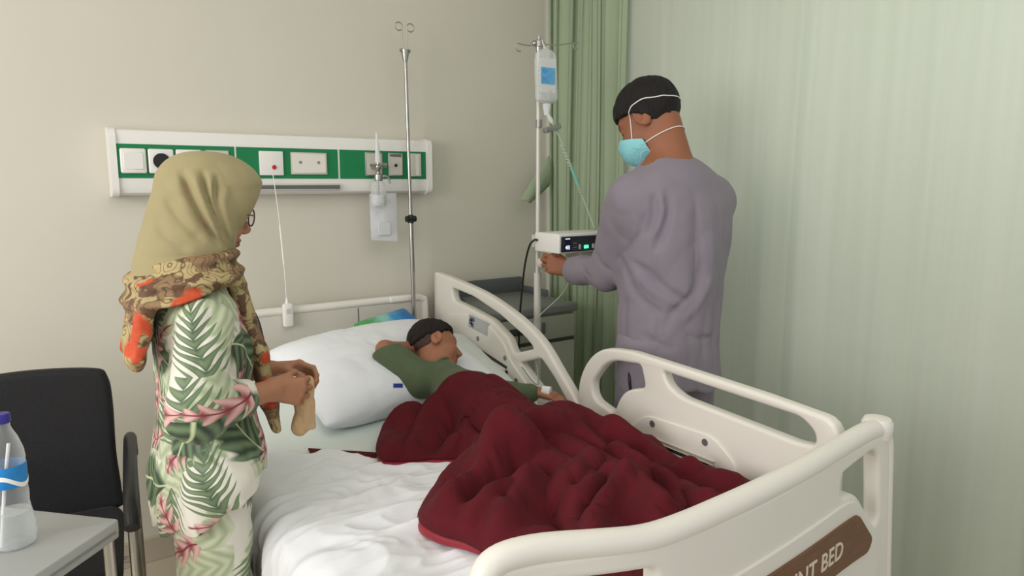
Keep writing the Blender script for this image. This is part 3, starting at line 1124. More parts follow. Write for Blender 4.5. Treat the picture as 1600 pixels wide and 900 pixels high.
# ---------------------------------------------------------------- IV stand at the bed head
p0, p1 = np.array(at(633, 84, Y=2.70)), np.array(at(646, 460, Y=2.70))
px_ = (p0[0] + p1[0]) / 2
iv = thing('drip_stand', 'slim steel drip pole rising from the bed head in front of the panel', 'drip stand', (p1[0], 2.70, 0.60))
ztop = p0[2]
zk = at(643, 342, Y=2.70)[2]
xt = lambda z: p1[0] + (p0[0] - p1[0]) * (z - p1[2]) / (ztop - p1[2])
MB().tube([(xt(zk), 2.70, zk), (xt(ztop), 2.70, ztop)], 0.0072, 14).build('upper_tube', M['chrome'], iv)
MB().tube([(xt(0.60), 2.70, 0.60), (xt(zk) , 2.70, zk)], 0.0095, 14).build('lower_tube', M['chrome'], iv)
MB().lathe([(0, -0.018), (0.012, -0.018), (0.012, 0.012), (0.009, 0.018), (0, 0.018)], (xt(zk), 2.70, zk), 16, caps=False).tube([(xt(zk) - 0.022, 2.70, zk), (xt(zk) + 0.022, 2.70, zk)], 0.013, 14).build('clamp_knob', M['black'], iv)
hz = ztop
MB().tube([(xt(hz), 2.70, hz - 0.035), (xt(hz), 2.70, hz - 0.01), (xt(hz), 2.70, hz + 0.015)], [0.008, 0.014, 0.018], 14).tube([(xt(hz) - 0.022, 2.70, hz + 0.012), (xt(hz) + 0.022, 2.70, hz + 0.012)], 0.007, 10).build('hook_head', M['chrome'], iv)
for sx in (-1, 1):
    cxh = xt(hz) + sx * 0.026
    ztp = at(630, 42, Y=2.70)[2]
    pts = [(xt(hz) + sx * 0.008, 2.70, hz + 0.01), (xt(hz) + sx * 0.010, 2.70, ztp - 0.02)]
    for k in range(13):
        w = PI - sx * 0 + k / 12 * 1.75 * PI
        ww = (PI if sx > 0 else 0) - sx * (k / 12 * 1.75 * PI)
        pts.append((cxh + math.cos(ww) * 0.016, 2.70, ztp + math.sin(ww) * 0.016))
    MB().tube(catmull(pts, 3), 0.0024, 8).build('hook', M['chrome'], iv)

# ---------------------------------------------------------------- IV stand beside the cabinet
QX, QY = 1.655, 2.205
qz = lambda y, Y=QY: at(852, y, Y=Y)[2]
st = thing('drip_stand', 'white and steel rolling drip stand holding the infusion bag and pump', 'drip stand', (QX, QY, 0))
MB().tube([(QX, QY, qz(425)), (QX, QY, qz(70))], 0.0078, 14).build('upper_tube', M['whitemetal'], st)
MB().tube([(QX, QY, 0.06), (QX, QY, qz(425))], 0.0145, 16).build('lower_tube', M['whitemetal'], st)
MB().tube([(QX, QY - 0.004, qz(200)), (QX, QY - 0.004, qz(188))], 0.013, 14).build('collar', M['greymetal'], st)
for k in range(5):
    w = 2 * PI * k / 5 + 0.3
    lg = MB().tube([(QX, QY, 0.085), (QX + 0.24 * math.cos(w), QY + 0.24 * math.sin(w), 0.065)], 0.011, 10).build('leg', M['whitemetal'], st)
    e = (QX + 0.235 * math.cos(w), QY + 0.235 * math.sin(w))
    MB().tube([(e[0] - 0.008, e[1], 0.025), (e[0] + 0.008, e[1], 0.025)], 0.025, 16).tube([(e[0], e[1], 0.03), (e[0], e[1], 0.065)], 0.006, 8).build('caster', M['black'], lg)
hd = qz(70)
MB().lathe([(0, -0.03), (0.010, -0.03), (0.012, -0.012), (0.015, -0.010), (0.015, 0.010), (0.008, 0.014), (0.006, 0.028), (0, 0.03)], (QX, QY, hd), 16, caps=False).ball((QX - 0.02, QY, hd), 0.011, 12).ball((QX + 0.022, QY, hd), 0.010, 12).build('hook_head', M['chrome'], st)
for sx, ex, ey in ((-1, 811, 74), (1, 900, 72)):
    e = np.array(at(ex, ey, Y=QY))
    pts = [(QX, QY, hd), tuple((e + (QX, QY, hd)) / 2), (e[0], e[1], e[2] + 0.014)]
    for k in range(1, 12):
        w = PI / 2 - sx * k / 11 * 1.7 * PI
        pts.append((e[0] + math.cos(w) * 0.014, e[1] , e[2] + math.sin(w) * 0.014))
    MB().tube(catmull(pts, 3), 0.0022, 8).build('hook', M['chrome'], st)
kn = np.array(at(846, 411, Y=QY - 0.03))
MB().ball(tuple(kn), 0.020, 18, (1, 1, 1.1)).tube([tuple(kn), (QX, QY, kn[2])], 0.009, 10).build('clamp_knob', M['plasticg'], st)
# bag
BY = QY - 0.045
bz = lambda y: at(853, y, Y=BY)[2]
bx = at(853, 120, Y=BY)[0]
bag = thing('infusion_bottle', 'clear infusion bottle with a blue label hanging from the drip stand', 'infusion bottle', (bx, BY, bz(180)))


def flat_lathe(mb, prof, cx, cy, fx, fy, seg=28):
    V, F = [], []
    for r, z, dx in prof:
        for k in range(seg):
            w = 2 * PI * k / seg
            c, s = math.cos(w), math.sin(w)
            V.append((cx + dx + math.copysign(abs(c) ** 0.7, c) * r * fx, cy + math.copysign(abs(s) ** 0.8, s) * r * fy, z))
    for i in range(len(prof) - 1):
        for k in range(seg): F.append([i * seg + k, i * seg + (k + 1) % seg, (i + 1) * seg + (k + 1) % seg, (i + 1) * seg + k])
    mb.add(V, F)
    return mb


flat_lathe(MB(), [(0.002, bz(162), 0.004), (0.030, bz(161), 0.004), (0.043, bz(157), 0.004), (0.047, bz(150), 0.004), (0.045, bz(140), 0.003), (0.046, bz(120), 0), (0.044, bz(95), -0.002), (0.040, bz(84), -0.003), (0.026, bz(79), -0.002), (0.012, bz(77), 0), (0.001, bz(76), 0)], bx, BY, 1.0, 0.62).build('bottle_body', M['film'], bag)
flat_lathe(MB(), [(0.001, bz(160.5), 0.004), (0.038, bz(158), 0.004), (0.043, bz(150), 0.004), (0.042, bz(138), 0.003), (0.042, bz(112), 0), (0.001, bz(111.5), 0)], bx, BY, 0.97, 0.55).build('saline', M['film'], bag)
lab = np.array(at(856, 117, Y=BY - 0.0285))
MB().box((lab[0] - 0.031, lab[1] - 0.001, lab[2] - 0.033), (lab[0] + 0.033, lab[1], lab[2] + 0.026)).build('label', M['bluelabel'], bag, smooth=False)
MB().box((lab[0] - 0.037, lab[1] + 0.0003, lab[2] - 0.065), (lab[0] + 0.037, lab[1] + 0.0012, lab[2] + 0.060), 0.0004, 1).build('printed_panel', M['milky'], bag)
ln = MB()
for dz, w in ((0.018, 0.016), (0.013, 0.026), (0.008, 0.022), (-0.012, 0.024), (-0.018, 0.018), (-0.024, 0.026)):
    ln.box((lab[0] - 0.026, lab[1] - 0.0015, lab[2] + dz - 0.001), (lab[0] - 0.026 + w, lab[1] - 0.0009, lab[2] + dz + 0.0008))
ln.build('label_print', M['bottlelabel'], bag, smooth=False)
MB().lathe([(0, bz(180)), (0.010, bz(180)), (0.012, bz(174)), (0.015, bz(168)), (0.016, bz(162)), (0, bz(162))], (bx + 0.005, BY, 0), 18, caps=False).build('neck_cap', M['milky'], bag)
MB().tube([(bx - 0.006, BY, bz(78)), (bx - 0.004, BY + 0.01, bz(72)), (bx + 0.004, BY + 0.03, hd + 0.01), (bx + 0.010, BY + 0.02, bz(72)), (bx + 0.010, BY, bz(78))], 0.0022, 8).build('hanger', M['milky'], bag)
# infusion line
tl = thing('infusion_line', 'thin infusion tubing with a white drip chamber running down to the pump', 'tubing', (bx, BY, 1.25))
T = [at(856, 179, Y=2.15), at(863, 192, Y=2.14), at(872, 210, Y=2.13), at(882, 232, Y=2.13), at(893, 262, Y=2.12), at(903, 288, Y=2.12), at(916, 322, Y=2.11), at(929, 356, Y=2.10)]
MB().tube(catmull(T, 6), 0.0030, 8).build('tube', M['tube'], tl)
MB().tube([T[0], tuple(np.array(T[0]) * 0.4 + np.array(T[1]) * 0.6), T[1]], [0.006, 0.009, 0.006], 12).build('drip_chamber', M['milky'], tl)
cl = np.array(at(862, 201, Y=2.13))
MB().box((cl[0] - 0.036, 2.118, cl[2] - 0.009), (cl[0] + 0.040, 2.142, cl[2] + 0.010), 0.004, 2, Matrix.Translation(cl) @ Matrix.Rotation(-0.3, 4, 'Y') @ Matrix.Translation(-Vector(cl))).build('drop_sensor', M['greymetal'], tl)
co = []
ca, cb2 = np.array(at(877, 225, Y=2.125)), np.array(at(893, 262, Y=2.115))
for k in range(80):
    t = k / 79
    q = ca * (1 - t) + cb2 * t
    w = t * 2 * PI * 7
    co.append((q[0] + 0.008 * math.cos(w), q[1] + 0.008 * math.sin(w), q[2]))
MB().tube(co, 0.0018, 6).build('coiled_lead', M['tube'], tl)
co = []
ca, cb2 = np.array(at(903, 288, Y=2.115)), np.array(at(909, 306, Y=2.11))
for k in range(50):
    t = k / 49
    q = ca * (1 - t) + cb2 * t
    w = t * 2 * PI * 5
    co.append((q[0] + 0.006 * math.cos(w), q[1] + 0.006 * math.sin(w), q[2]))
MB().tube(co, 0.0016, 6).build('coiled_lead', M['tube'], tl)
MB().tube([at(893, 262, Y=2.118), at(903, 288, Y=2.118)], 0.0062, 12).build('roller_clamp', M['aqua'], tl)

# pump
pu = thing('infusion_pump', 'white infusion pump with a dark display and green light clamped to the drip stand', 'infusion pump', (1.72, 2.11, 1.155))
PX0, PX1, PY0, PY1, PZ0, PZ1 = 1.625, 1.89, 2.035, 2.185, 1.158, 1.232
MB().box((PX0, PY0, PZ0), (PX1, PY1, PZ1), 0.006, 3).build('casing', M['plasticw'], pu)
xs = lambda px: at(px, 380, Y=PY0 - 0.003)[0]
px0 = PX0 + 0.009
MB().box((px0, PY0 - 0.004, PZ0 + 0.006), (PX1 - 0.006, PY0 + 0.001, PZ1 - 0.010), 0.002, 1).build('front_panel', M['screen'], pu)
dp = MB().box((px0 + 0.012, PY0 - 0.0055, PZ0 + 0.010), (px0 + 0.048, PY0 - 0.003, PZ1 - 0.014), 0.001, 1).build('display', M['screenb'], pu)
MXf = lambda x, y, z: Matrix(((1, 0, 0, x), (0, 0, 1, y), (0, 1, 0, z), (0, 0, 0, 1)))
text_mesh('digits', '48', 0.022, MXf(px0 + 0.017, PY0 - 0.0062, PZ0 + 0.016), M['digit'], dp)
MB().box((px0 + 0.018, PY0 - 0.0062, PZ1 - 0.020), (px0 + 0.040, PY0 - 0.0052, PZ1 - 0.017)).build('print_line', M['digit'], dp, smooth=False)
for k in range(2):
    MB().box((px0 + 0.056, PY0 - 0.005, PZ0 + 0.020 + k * 0.016), (px0 + 0.074, PY0 - 0.003, PZ0 + 0.024 + k * 0.016)).build('print_line', M['greymetal'], pu, smooth=False)
MB().box((px0 + 0.084, PY0 - 0.006, PZ0 + 0.014), (px0 + 0.094, PY0 - 0.003, PZ0 + 0.032), 0.002, 2).build('key', M['plasticg'], pu)
MB().box((px0 + 0.110, PY0 - 0.006, PZ0 + 0.016), (px0 + 0.132, PY0 - 0.003, PZ0 + 0.028), 0.002, 2).build('power_light', M['led'], pu)
MB().box((px0 + 0.150, PY0 - 0.006, PZ0 + 0.014), (px0 + 0.162, PY0 - 0.003, PZ0 + 0.032), 0.002, 2).build('key', M['plasticg'], pu)
MB().box((PX0 + 0.01, PY1 - 0.002, PZ0 + 0.012), (PX0 + 0.055, PY1 + 0.035, PZ1 - 0.012), 0.004, 2).build('pole_clamp', M['plasticg'], pu)
MB().box((px0 + 0.12, PY0 + 0.02, PZ0 - 0.030), (px0 + 0.19, PY1 - 0.03, PZ0 + 0.002), 0.005, 2).build('line_door', M['plasticg'], pu)
cbp = [at(835, 375, Y=2.17), at(827, 385, Y=2.19), at(820, 415, Y=2.22), at(815, 460, Y=2.25), at(812, 500, Y=2.27), at(811, 540, Y=2.28), at(814, 620, Y=2.30)]
o = MB().tube(catmull([(PX0 + 0.004, 2.165, 1.20)] + cbp, 6), 0.0042, 8).build('power_cable', M['black'])
tag(o, 'black power cable hanging from the infusion pump past the cabinet', 'cable')
o = MB().tube(catmull([(bx + 0.12, 2.06, 1.16), (1.70, 2.1, 1.0), at(838, 500, Y=2.18), at(836, 540, Y=2.05), at(840, 600, Y=1.98), (1.36, 1.90, 0.80)], 6), 0.002, 6).build('patient_line', M['tube'])
tag(o, 'thin clear tube looping from under the pump toward the child\'s hand', 'tubing')

# ---------------------------------------------------------------- bedside cabinet
cab = thing('bedside_cabinet', 'grey topped bedside cabinet behind the raised bed rail', 'cabinet', (1.77, 2.57, 0))
X0, X1, Y0, Y1 = 1.535, 2.0, 2.375, 2.805
MB().box((X0 + 0.01, Y0 + 0.012, 0.06), (X1 - 0.01, Y1, 0.86), 0.004, 1).build('body', M['cab'], cab)
MB().box((X0 - 0.005, Y0 - 0.008, 0.855), (X1 + 0.008, Y1, 0.893), 0.010, 3).build('worktop', M['grey'], cab)
MB().box((X0, Y1 - 0.018, 0.89), (X1, Y1, 0.965), 0.006, 2).box((X0, Y0 + 0.20, 0.89), (X0 + 0.014, Y1, 0.925), 0.005, 2).box((X1 - 0.014, Y0 + 0.20, 0.89), (X1, Y1, 0.925), 0.005, 2).build('gallery_rim', M['greydark'], cab)
dr = MB().box((X0 + 0.012, Y0 - 0.004, 0.745), (X1 - 0.012, Y0 + 0.014, 0.848), 0.003, 2).build('drawer', M['cab'], cab)
MB().box((X0 + 0.10, Y0 - 0.0055, 0.782), (X0 + 0.24, Y0 - 0.003, 0.812), 0.004, 2).build('grip_recess', M['cabin'], dr)
MB().box((X0 + 0.27, Y0 - 0.016, 0.775), (X0 + 0.282, Y0 - 0.004, 0.825), 0.003, 2).build('handle', M['greydark'], dr)
MB().box((X0 + 0.012, Y0, 0.728), (X1 - 0.012, Y0 + 0.012, 0.745)).build('shadow_gap', M['cabin'], cab, smooth=False)
do = MB().box((X0 + 0.012, Y0 - 0.004, 0.09), (X1 - 0.012, Y0 + 0.014, 0.728), 0.003, 2).build('door', M['cab'], cab)
MB().box((X0 + 0.04, Y0 - 0.016, 0.55), (X0 + 0.052, Y0 - 0.004, 0.66), 0.003, 2).build('handle', M['greydark'], do)
for xx in (X0 + 0.05, X1 - 0.05):
    for yy in (Y0 + 0.05, Y1 - 0.05):
        MB().tube([(xx - 0.01, yy, 0.03), (xx + 0.01, yy, 0.03)], 0.03, 14).tube([(xx, yy, 0.03), (xx, yy, 0.065)], 0.008, 8).build('caster', M['black'], cab)

# ---------------------------------------------------------------- the bed
bed = thing('hospital_bed', 'ivory plastic hospital bed with raised right rails and a brown footboard panel', 'bed', (1.0, 1.75, 0))
YZ = lambda x: Matrix(((0, 0, 1, x), (1, 0, 0, 0), (0, 1, 0, 0), (0, 0, 0, 1)))       # (u, v, w) -> (x + w, u, v)
XZ = lambda y: Matrix(((1, 0, 0, 0), (0, 0, 1, y), (0, 1, 0, 0), (0, 0, 0, 1)))       # (u, v, w) -> (u, y + w, v)
RX = 1.502


def bowf(x):
    return float(np.interp(x, [0.46, 0.56, 0.66, 0.74, 0.82, 1.05, 1.25, 1.43, 1.7], [0, 0.008, 0.034, 0.052, 0.060, 0.050, 0.032, 0.010, 0]))


bx_ = np.linspace(0.44, 1.65, 60)
bw_ = np.convolve(np.pad([bowf(x) for x in bx_], 4, mode='edge'), np.ones(9) / 9, mode='valid')
bow = lambda x: float(np.interp(x, bx_, bw_))


def bend(v):
    v = Vector(v); v.y -= bow(v.x); return v


def dense(loop, step=0.03):
    out = []
    n = len(loop)
    for i in range(n):
        a, b = loop[i], loop[(i + 1) % n]
        L = math.hypot(b[0] - a[0], b[1] - a[1]); k = max(1, int(L / step))
        for j in range(k): out.append((a[0] + (b[0] - a[0]) * j / k, a[1] + (b[1] - a[1]) * j / k))
    return out


FY = 0.795
outl = round_poly([(0.490, 0.52), (0.488, 0.88), (0.75, 0.862), (1.05, 0.850), (1.30, 0.855), (1.585, 0.862), (1.60, 0.80), (1.655, 0.36), (0.49, 0.36)], [0.02, 0.03, 0.05, 0.05, 0.05, 0.05, 0.05, 0.08, 0.08], 6)
h1 = round_poly([(0.545, 0.60), (0.555, 0.842), (0.785, 0.815), (0.787, 0.60)], [0.05, 0.025, 0.02, 0.05], 5)
h2 = round_poly([(1.372, 0.757), (1.372, 0.812), (1.535, 0.835), (1.562, 0.66), (1.548, 0.64), (1.445, 0.752)], [0.02, 0.015, 0.04, 0.012, 0.012, 0.04], 6)
# body under the rail in strips so that it can bow
fb = plate('footboard', dense(outl), [dense(h1), dense(h2)], 0.020, 0.010, XZ(FY), M['plastic'], bed, bend)
rail = [(0.498, FY, 0.70), (0.496, FY, 0.80), (0.500, FY, 0.855), (0.520, FY, 0.880), (0.58, FY, 0.884), (0.68, FY, 0.872), (0.76, FY, 0.861)] + [(x, FY, 0.858) for x in (0.82, 0.95, 1.10, 1.25)] + [(1.40, FY, 0.862), (1.50, FY, 0.868), (1.56, FY, 0.864), (1.590, FY, 0.84), (1.60, FY, 0.80), (1.612, FY, 0.70), (1.63, FY, 0.55), (1.648, FY, 0.40)]
rp = [tuple(bend(p)) for p in catmull(rail, 5)]
MB().tube(rp, 0.0225, 18).build('top_rail', M['plastic'], fb)
MB().lathe([(0, -0.03), (0.030, -0.03), (0.034, -0.01), (0.034, 0.006), (0.028, 0.016), (0.0, 0.022)], (1.572, FY, 0.872), 20, caps=False).build('corner_cap', M['plastic'], fb)
# raised lower field and wood panel
fld = round_poly([(0.80, 0.40), (0.80, 0.735), (1.37, 0.745), (1.44, 0.742), (1.555, 0.605), (1.60, 0.40)], [0.03, 0.02, 0.02, 0.05, 0.02, 0.05], 5)
pan = round_poly([(0.60, 0.598), (0.60, 0.700), (1.445, 0.706), (1.522, 0.625), (1.505, 0.596)], [0.02, 0.02, 0.02, 0.015, 0.015], 5)
plate('raised_field', dense(fld), [], 0.004, 0.003, XZ(FY - 0.022), M['plastic'], fb, bend)
plate('wood_panel', dense(pan), [], 0.004, 0.0015, XZ(FY - 0.0265), M['wood'], fb, bend)
for wd, xw in (('PARAMOUNT', 0.912), ('BED', 1.275)):
    ob = text_mesh('lettering', wd, 0.055, Matrix(((1, 0, 0, xw), (0, 0, 1, FY - 0.0315), (0, 1, 0, 0.634), (0, 0, 0, 1))), M['letter'], fb, 0.0012, space=1.03)
    for v in ob.data.vertices: v.co.y -= bow(v.co.x + 1.0)

# foot-end side rail and its lowered twin on the left
foot_out = round_poly(catmull([(1.52, 0.52), (1.62, 0.56), (1.705, 0.63), (1.748, 0.728), (1.712, 0.83), (1.63, 0.896), (1.50, 0.914)], 5) + [(1.237, 0.905), (1.034, 0.897), (0.86, 0.885), (0.835, 0.86), (0.835, 0.46), (1.45, 0.46)], 0.02, 2)
fh1 = round_poly([(1.575, 0.700), (1.668, 0.722), (1.682, 0.775), (1.607, 0.868), (1.462, 0.882), (1.440, 0.815), (1.535, 0.785)], [0.02, 0.03, 0.04, 0.06, 0.015, 0.02, 0.05], 5)
fh2 = round_poly([(1.372, 0.882), (0.93, 0.868), (0.893, 0.84), (0.89, 0.81), (0.935, 0.803), (1.30, 0.822), (1.352, 0.845)], [0.012, 0.03, 0.02, 0.02, 0.02, 0.03, 0.02], 4)


def side_rail_foot(name, x, dz, inner, parent):
    sh = lambda L: [(a, b + dz) for a, b in L]
    r = plate(name, sh(foot_out), [sh(fh1), sh(fh2)], 0.019, 0.010, YZ(x), M['plastic'], parent)
    s = inner
    ipl = round_poly([(1.55, 0.50), (1.53, 0.648), (1.43, 0.737), (1.18, 0.744), (1.10, 0.690), (1.085, 0.50)], [0.02, 0.03, 0.03, 0.03, 0.03, 0.02], 4)
    pl = plate('inner_plate', sh(ipl), [], 0.004, 0.003, YZ(x + s * 0.021), M['plastic'], r)
    for (a, b) in ((1.40, 0.718), (1.485, 0.665), (1.205, 0.722), (1.118, 0.662)):
        MB().lathe([(0, 0), (0.010, 0), (0.010, 0.003), (0.006, 0.0035), (0.0, 0.002)], (x + s * 0.024, a, b + dz), 16, (s, 0, 0), caps=False).build('bolt', M['greymetal'], r)
    MB().box((x + s * 0.0245, 1.17, 0.668 + dz), (x + s * 0.030, 1.42, 0.679 + dz), 0.002, 1).build('release_lever', M['plasticg'], r)
    MB().box((x + s * 0.0243, 1.19, 0.655 + dz), (x + s * 0.0262, 1.405, 0.668 + dz)).box((x + s * 0.0243, 1.17, 0.625 + dz), (x + s * 0.0262, 1.19, 0.66 + dz)).build('lever_slot', M['cabin'], r, smooth=False)
    MB().box((x + s * 0.0245, 1.195, 0.640 + dz), (x + s * 0.036, 1.40, 0.655 + dz), 0.004, 2).build('lever_bar', M['plastic'], r)
    return r


side_rail_foot('side_rail', RX, 0.0, -1, bed)
side_rail_foot('side_rail', 0.425, -0.345, 1, bed)

head_out = round_poly(catmull([(2.742, 1.030), (2.60, 1.019), (2.34, 0.988), (2.16, 0.946), (2.04, 0.905), (1.94, 0.853), (1.85, 0.775), (1.765, 0.70), (1.705, 0.62), (1.70, 0.55)], 4) + [(1.74, 0.50), (2.60, 0.56), (2.72, 0.60), (2.748, 0.80)], 0.02, 2)
hh1 = round_poly([(2.585, 0.978), (2.41, 0.962), (2.22, 0.918), (2.05, 0.858), (1.995, 0.826), (2.125, 0.782), (2.16, 0.835), (2.28, 0.888), (2.45, 0.912), (2.575, 0.925)], 0.02, 4)
hh2 = round_poly([(1.955, 0.800), (1.88, 0.747), (1.80, 0.672), (1.81, 0.655), (1.905, 0.652), (1.99, 0.70), (2.085, 0.755)], 0.016, 4)
hr = plate('side_rail', head_out, [hh1, hh2], 0.019, 0.010, YZ(RX), M['plastic'], bed)
ihp = round_poly([(2.66, 0.62), (2.62, 0.86), (2.46, 0.885), (2.28, 0.862), (2.18, 0.81), (2.14, 0.755), (2.00, 0.665), (1.94, 0.58)], 0.03, 4)
pl = plate('inner_plate', ihp, [], 0.005, 0.004, YZ(RX - 0.021), M['plastic'], hr)
for (a, b) in ((2.365, 0.797), (2.455, 0.752), (2.17, 0.757), (2.095, 0.685)):
    MB().lathe([(0, 0), (0.010, 0), (0.010, 0.003), (0.006, 0.0035), (0.0, 0.002)], (RX - 0.025, a, b), 16, (-1, 0, 0), caps=False).build('bolt', M['greymetal'], hr)
sl = Matrix.Translation((RX - 0.026, 2.28, 0.72)) @ Matrix.Rotation(math.radians(9), 4, 'X')
MB().box((-0.003, -0.12, 0.016), (0.001, 0.12, 0.026), 0, 1, sl).box((-0.003, -0.13, -0.04), (0.001, -0.11, 0.01), 0, 1, sl).box((-0.003, 0.105, -0.03), (0.001, 0.12, 0.02), 0, 1, sl).build('lever_slot', M['cabin'], hr, smooth=False)
MB().box((-0.012, -0.115, -0.04), (0.001, 0.115, 0.014), 0.004, 2, sl).build('lever_bar', M['plastic'], hr)
sk = Matrix.Translation((RX - 0.0265, 2.36, 0.853)) @ Matrix.Rotation(math.radians(6), 4, 'X')
ss = MB().box((-0.0006, -0.07, -0.026), (0.0006, 0.075, 0.026), 0, 1, sk).build('instruction_sticker', M['sticker'], hr, smooth=False)
pic = MB()
for (a, b, c, d) in ((0.03, 0.062, 0.004, 0.02), (0.035, 0.055, -0.02, -0.002), (0.045, 0.068, -0.012, 0.010)):
    pic.box((-0.0012, a, c), (-0.0005, b, d), 0, 1, sk)
pic.build('pictogram', M['stickerd'], hr, smooth=False)

# headboard
HY = 2.745
ho = round_poly([(0.56, 0.45), (0.56, 0.925), (1.43, 0.925), (1.435, 0.45)], [0.02, 0.05, 0.05, 0.02], 6)
hbd = plate('headboard', ho, [], 0.012, 0.006, XZ(HY), M['plasticg'], bed)
MB().tube(catmull([(0.555, HY - 0.004, 0.50), (0.555, HY - 0.004, 0.86), (0.575, HY - 0.004, 0.905), (0.63, HY - 0.004, 0.921), (1.0, HY - 0.004, 0.923), (1.36, HY - 0.004, 0.923), (1.415, HY - 0.004, 0.915), (1.432, HY - 0.004, 0.875), (1.435, HY - 0.004, 0.50)], 5), 0.017, 14).build('frame_rim', M['plastic'], hbd)
MB().box((1.26, HY - 0.026, 0.912), (1.405, HY + 0.012, 0.940), 0.009, 3).build('handle_pad', M['plastic'], hbd)
MB().box((1.118, HY - 0.0135, 0.60), (1.122, HY - 0.012, 0.905)).build('panel_seam', M['greydark'], hbd, smooth=False)
# undercarriage
MB().box((0.53, 0.88, 0.36), (1.45, 2.70, 0.41), 0.01, 2).box((0.50, 0.95, 0.41), (1.47, 1.70, 0.448), 0.008, 2).build('deck_frame', M['plasticg'], bed)
MB().box((0.70, 1.15, 0.16), (1.28, 2.45, 0.22), 0.02, 2).box((0.80, 1.35, 0.22), (0.86, 1.45, 0.37)).box((1.12, 1.35, 0.22), (1.18, 1.45, 0.37)).box((0.80, 2.15, 0.22), (0.86, 2.25, 0.37)).box((1.12, 2.15, 0.22), (1.18, 2.25, 0.37)).build('base_frame', M['whitemetal'], bed)
for xx in (0.62, 1.38):
    for yy in (1.1, 2.5):
        MB().box((min(xx, 1.0) if xx < 1 else 1.2, yy - 0.03, 0.15), (0.80 if xx < 1 else xx, yy + 0.03, 0.20), 0.008, 2).build('outrigger', M['whitemetal'], bed)
        ck = MB().tube([(xx - 0.02, yy, 0.065), (xx + 0.02, yy, 0.065)], 0.065, 24).build('caster', M['greydark'], bed)
        MB().tube([(xx - 0.022, yy, 0.065), (xx + 0.022, yy, 0.065)], 0.03, 18).box((xx - 0.028, yy - 0.02, 0.06), (xx - 0.022, yy + 0.02, 0.17)).box((xx + 0.022, yy - 0.02, 0.06), (xx + 0.028, yy + 0.02, 0.17)).box((xx - 0.028, yy - 0.03, 0.13), (xx + 0.028, yy + 0.03, 0.17), 0.008, 2).build('fork', M['whitemetal'], ck)

# ---------------------------------------------------------------- chair
ch = thing('office_armchair', 'black upholstered armchair with metal legs behind the table, left of the woman', 'chair', (-0.03, 2.08, 0))
bo = catmull([(-0.245, 0.46), (-0.275, 0.60), (-0.29, 0.78), (-0.28, 0.845), (-0.24, 0.875), (-0.05, 0.892), (0.13, 0.880), (0.166, 0.85), (0.174, 0.77), (0.172, 0.62), (0.178, 0.50), (0.17, 0.45), (0.0, 0.44)], 5, True)
bk = plate('backrest', bo, [], 0.022, 0.018, XZ(2.34), M['blackfab'], ch, lambda v: Vector((v.x, v.y + 0.05 * max(0, v.z - 0.5) + 0.12 * (v.x + 0.05) ** 2 * -1.0, v.z)))
so = round_poly([(-0.27, 1.86), (-0.27, 2.32), (0.18, 2.32), (0.18, 1.86)], [0.09, 0.05, 0.05, 0.09], 7)
plate('seat', so, [], 0.035, 0.028, Matrix(((1, 0, 0, 0), (0, 1, 0, 0), (0, 0, 1, 0.435), (0, 0, 0, 1))), M['blackfab'], ch)
for sx, xx in ((-1, -0.305), (1, 0.212)):
    ar = MB()
    pts = [(xx, 2.36, 0.60), (xx, 2.31, 0.662), (xx, 2.20, 0.672), (xx, 2.02, 0.668), (xx, 1.86, 0.650), (xx, 1.80, 0.610)]
    ar.tube(catmull(pts, 6), 0.022, 14, flat=0.8)
    a_ = ar.build('armrest', M['black'], ch)
    MB().tube(catmull([(xx, 1.84, 0.62), (xx, 1.83, 0.5), (xx, 1.85, 0.30), (xx, 1.84, 0.0)], 5), 0.012, 12).build('leg', M['chrome'], ch)
    MB().tube(catmull([(xx, 2.33, 0.62), (xx, 2.36, 0.45), (xx, 2.40, 0.2), (xx, 2.42, 0.0)], 5), 0.012, 12).build('leg', M['chrome'], ch)
    MB().tube([(xx, 1.86, 0.385), (xx, 2.37, 0.385)], 0.010, 10).tube([(xx, 2.1, 0.385), (xx - sx * 0.08, 2.1, 0.395)], 0.010, 10).build('side_bar', M['chrome'], ch)

_p = Vector((0.188, 2.30, 0)); _L = Vector(ch.location); _R = Matrix.Rotation(math.radians(-6.5), 4, 'Z')
ch.location = _p - _R @ (_p - _L); ch.rotation_euler = (0, 0, math.radians(-6.5))

# ---------------------------------------------------------------- table and bottle
c0 = np.array((0.118, 1.615)); da = np.array((-0.69, -0.72)); db = np.array((-0.69, 0.72))
tb = thing('side_table', 'small grey table with a metal edge in front of the black chair', 'table', (c0[0] + (da + db)[0] * 0.26, c0[1] + (da + db)[1] * 0.26, 0))
T2 = [tuple(c0), tuple(c0 + da * 0.52), tuple(c0 + (da + db) * 0.52), tuple(c0 + db * 0.52)]
Zm = lambda z: Matrix(((1, 0, 0, 0), (0, 1, 0, 0), (0, 0, 1, z), (0, 0, 0, 1)))
plate('table_top', round_poly(T2, 0.012, 4), [], 0.014, 0.003, Zm(0.706), M['tabletop'], tb)
ins = [tuple(np.array(p) * 0.975 + np.array(T2).mean(0) * 0.025) for p in T2]
MBt = MB()
plate('edge_band', round_poly(T2, 0.014, 4), [round_poly([tuple(np.array(p) * 0.94 + np.array(T2).mean(0) * 0.06) for p in T2], 0.01, 4)], 0.011, 0.002, Zm(0.694), M['tableedge'], tb)
for p in T2:
    q = np.array(p) * 0.93 + np.array(T2).mean(0) * 0.07
    MB().tube([(q[0], q[1], 0.0), (q[0], q[1], 0.69)], 0.011, 12).build('leg', M['chrome'], tb)
B0 = np.array((-0.062, 1.612)); 
bt = thing('water_bottle', 'clear plastic water bottle with a blue label and indigo cap on the table', 'bottle', (B0[0], B0[1], 0.72))
zq = lambda z: 0.72 + (z - 0.72) * 1.075
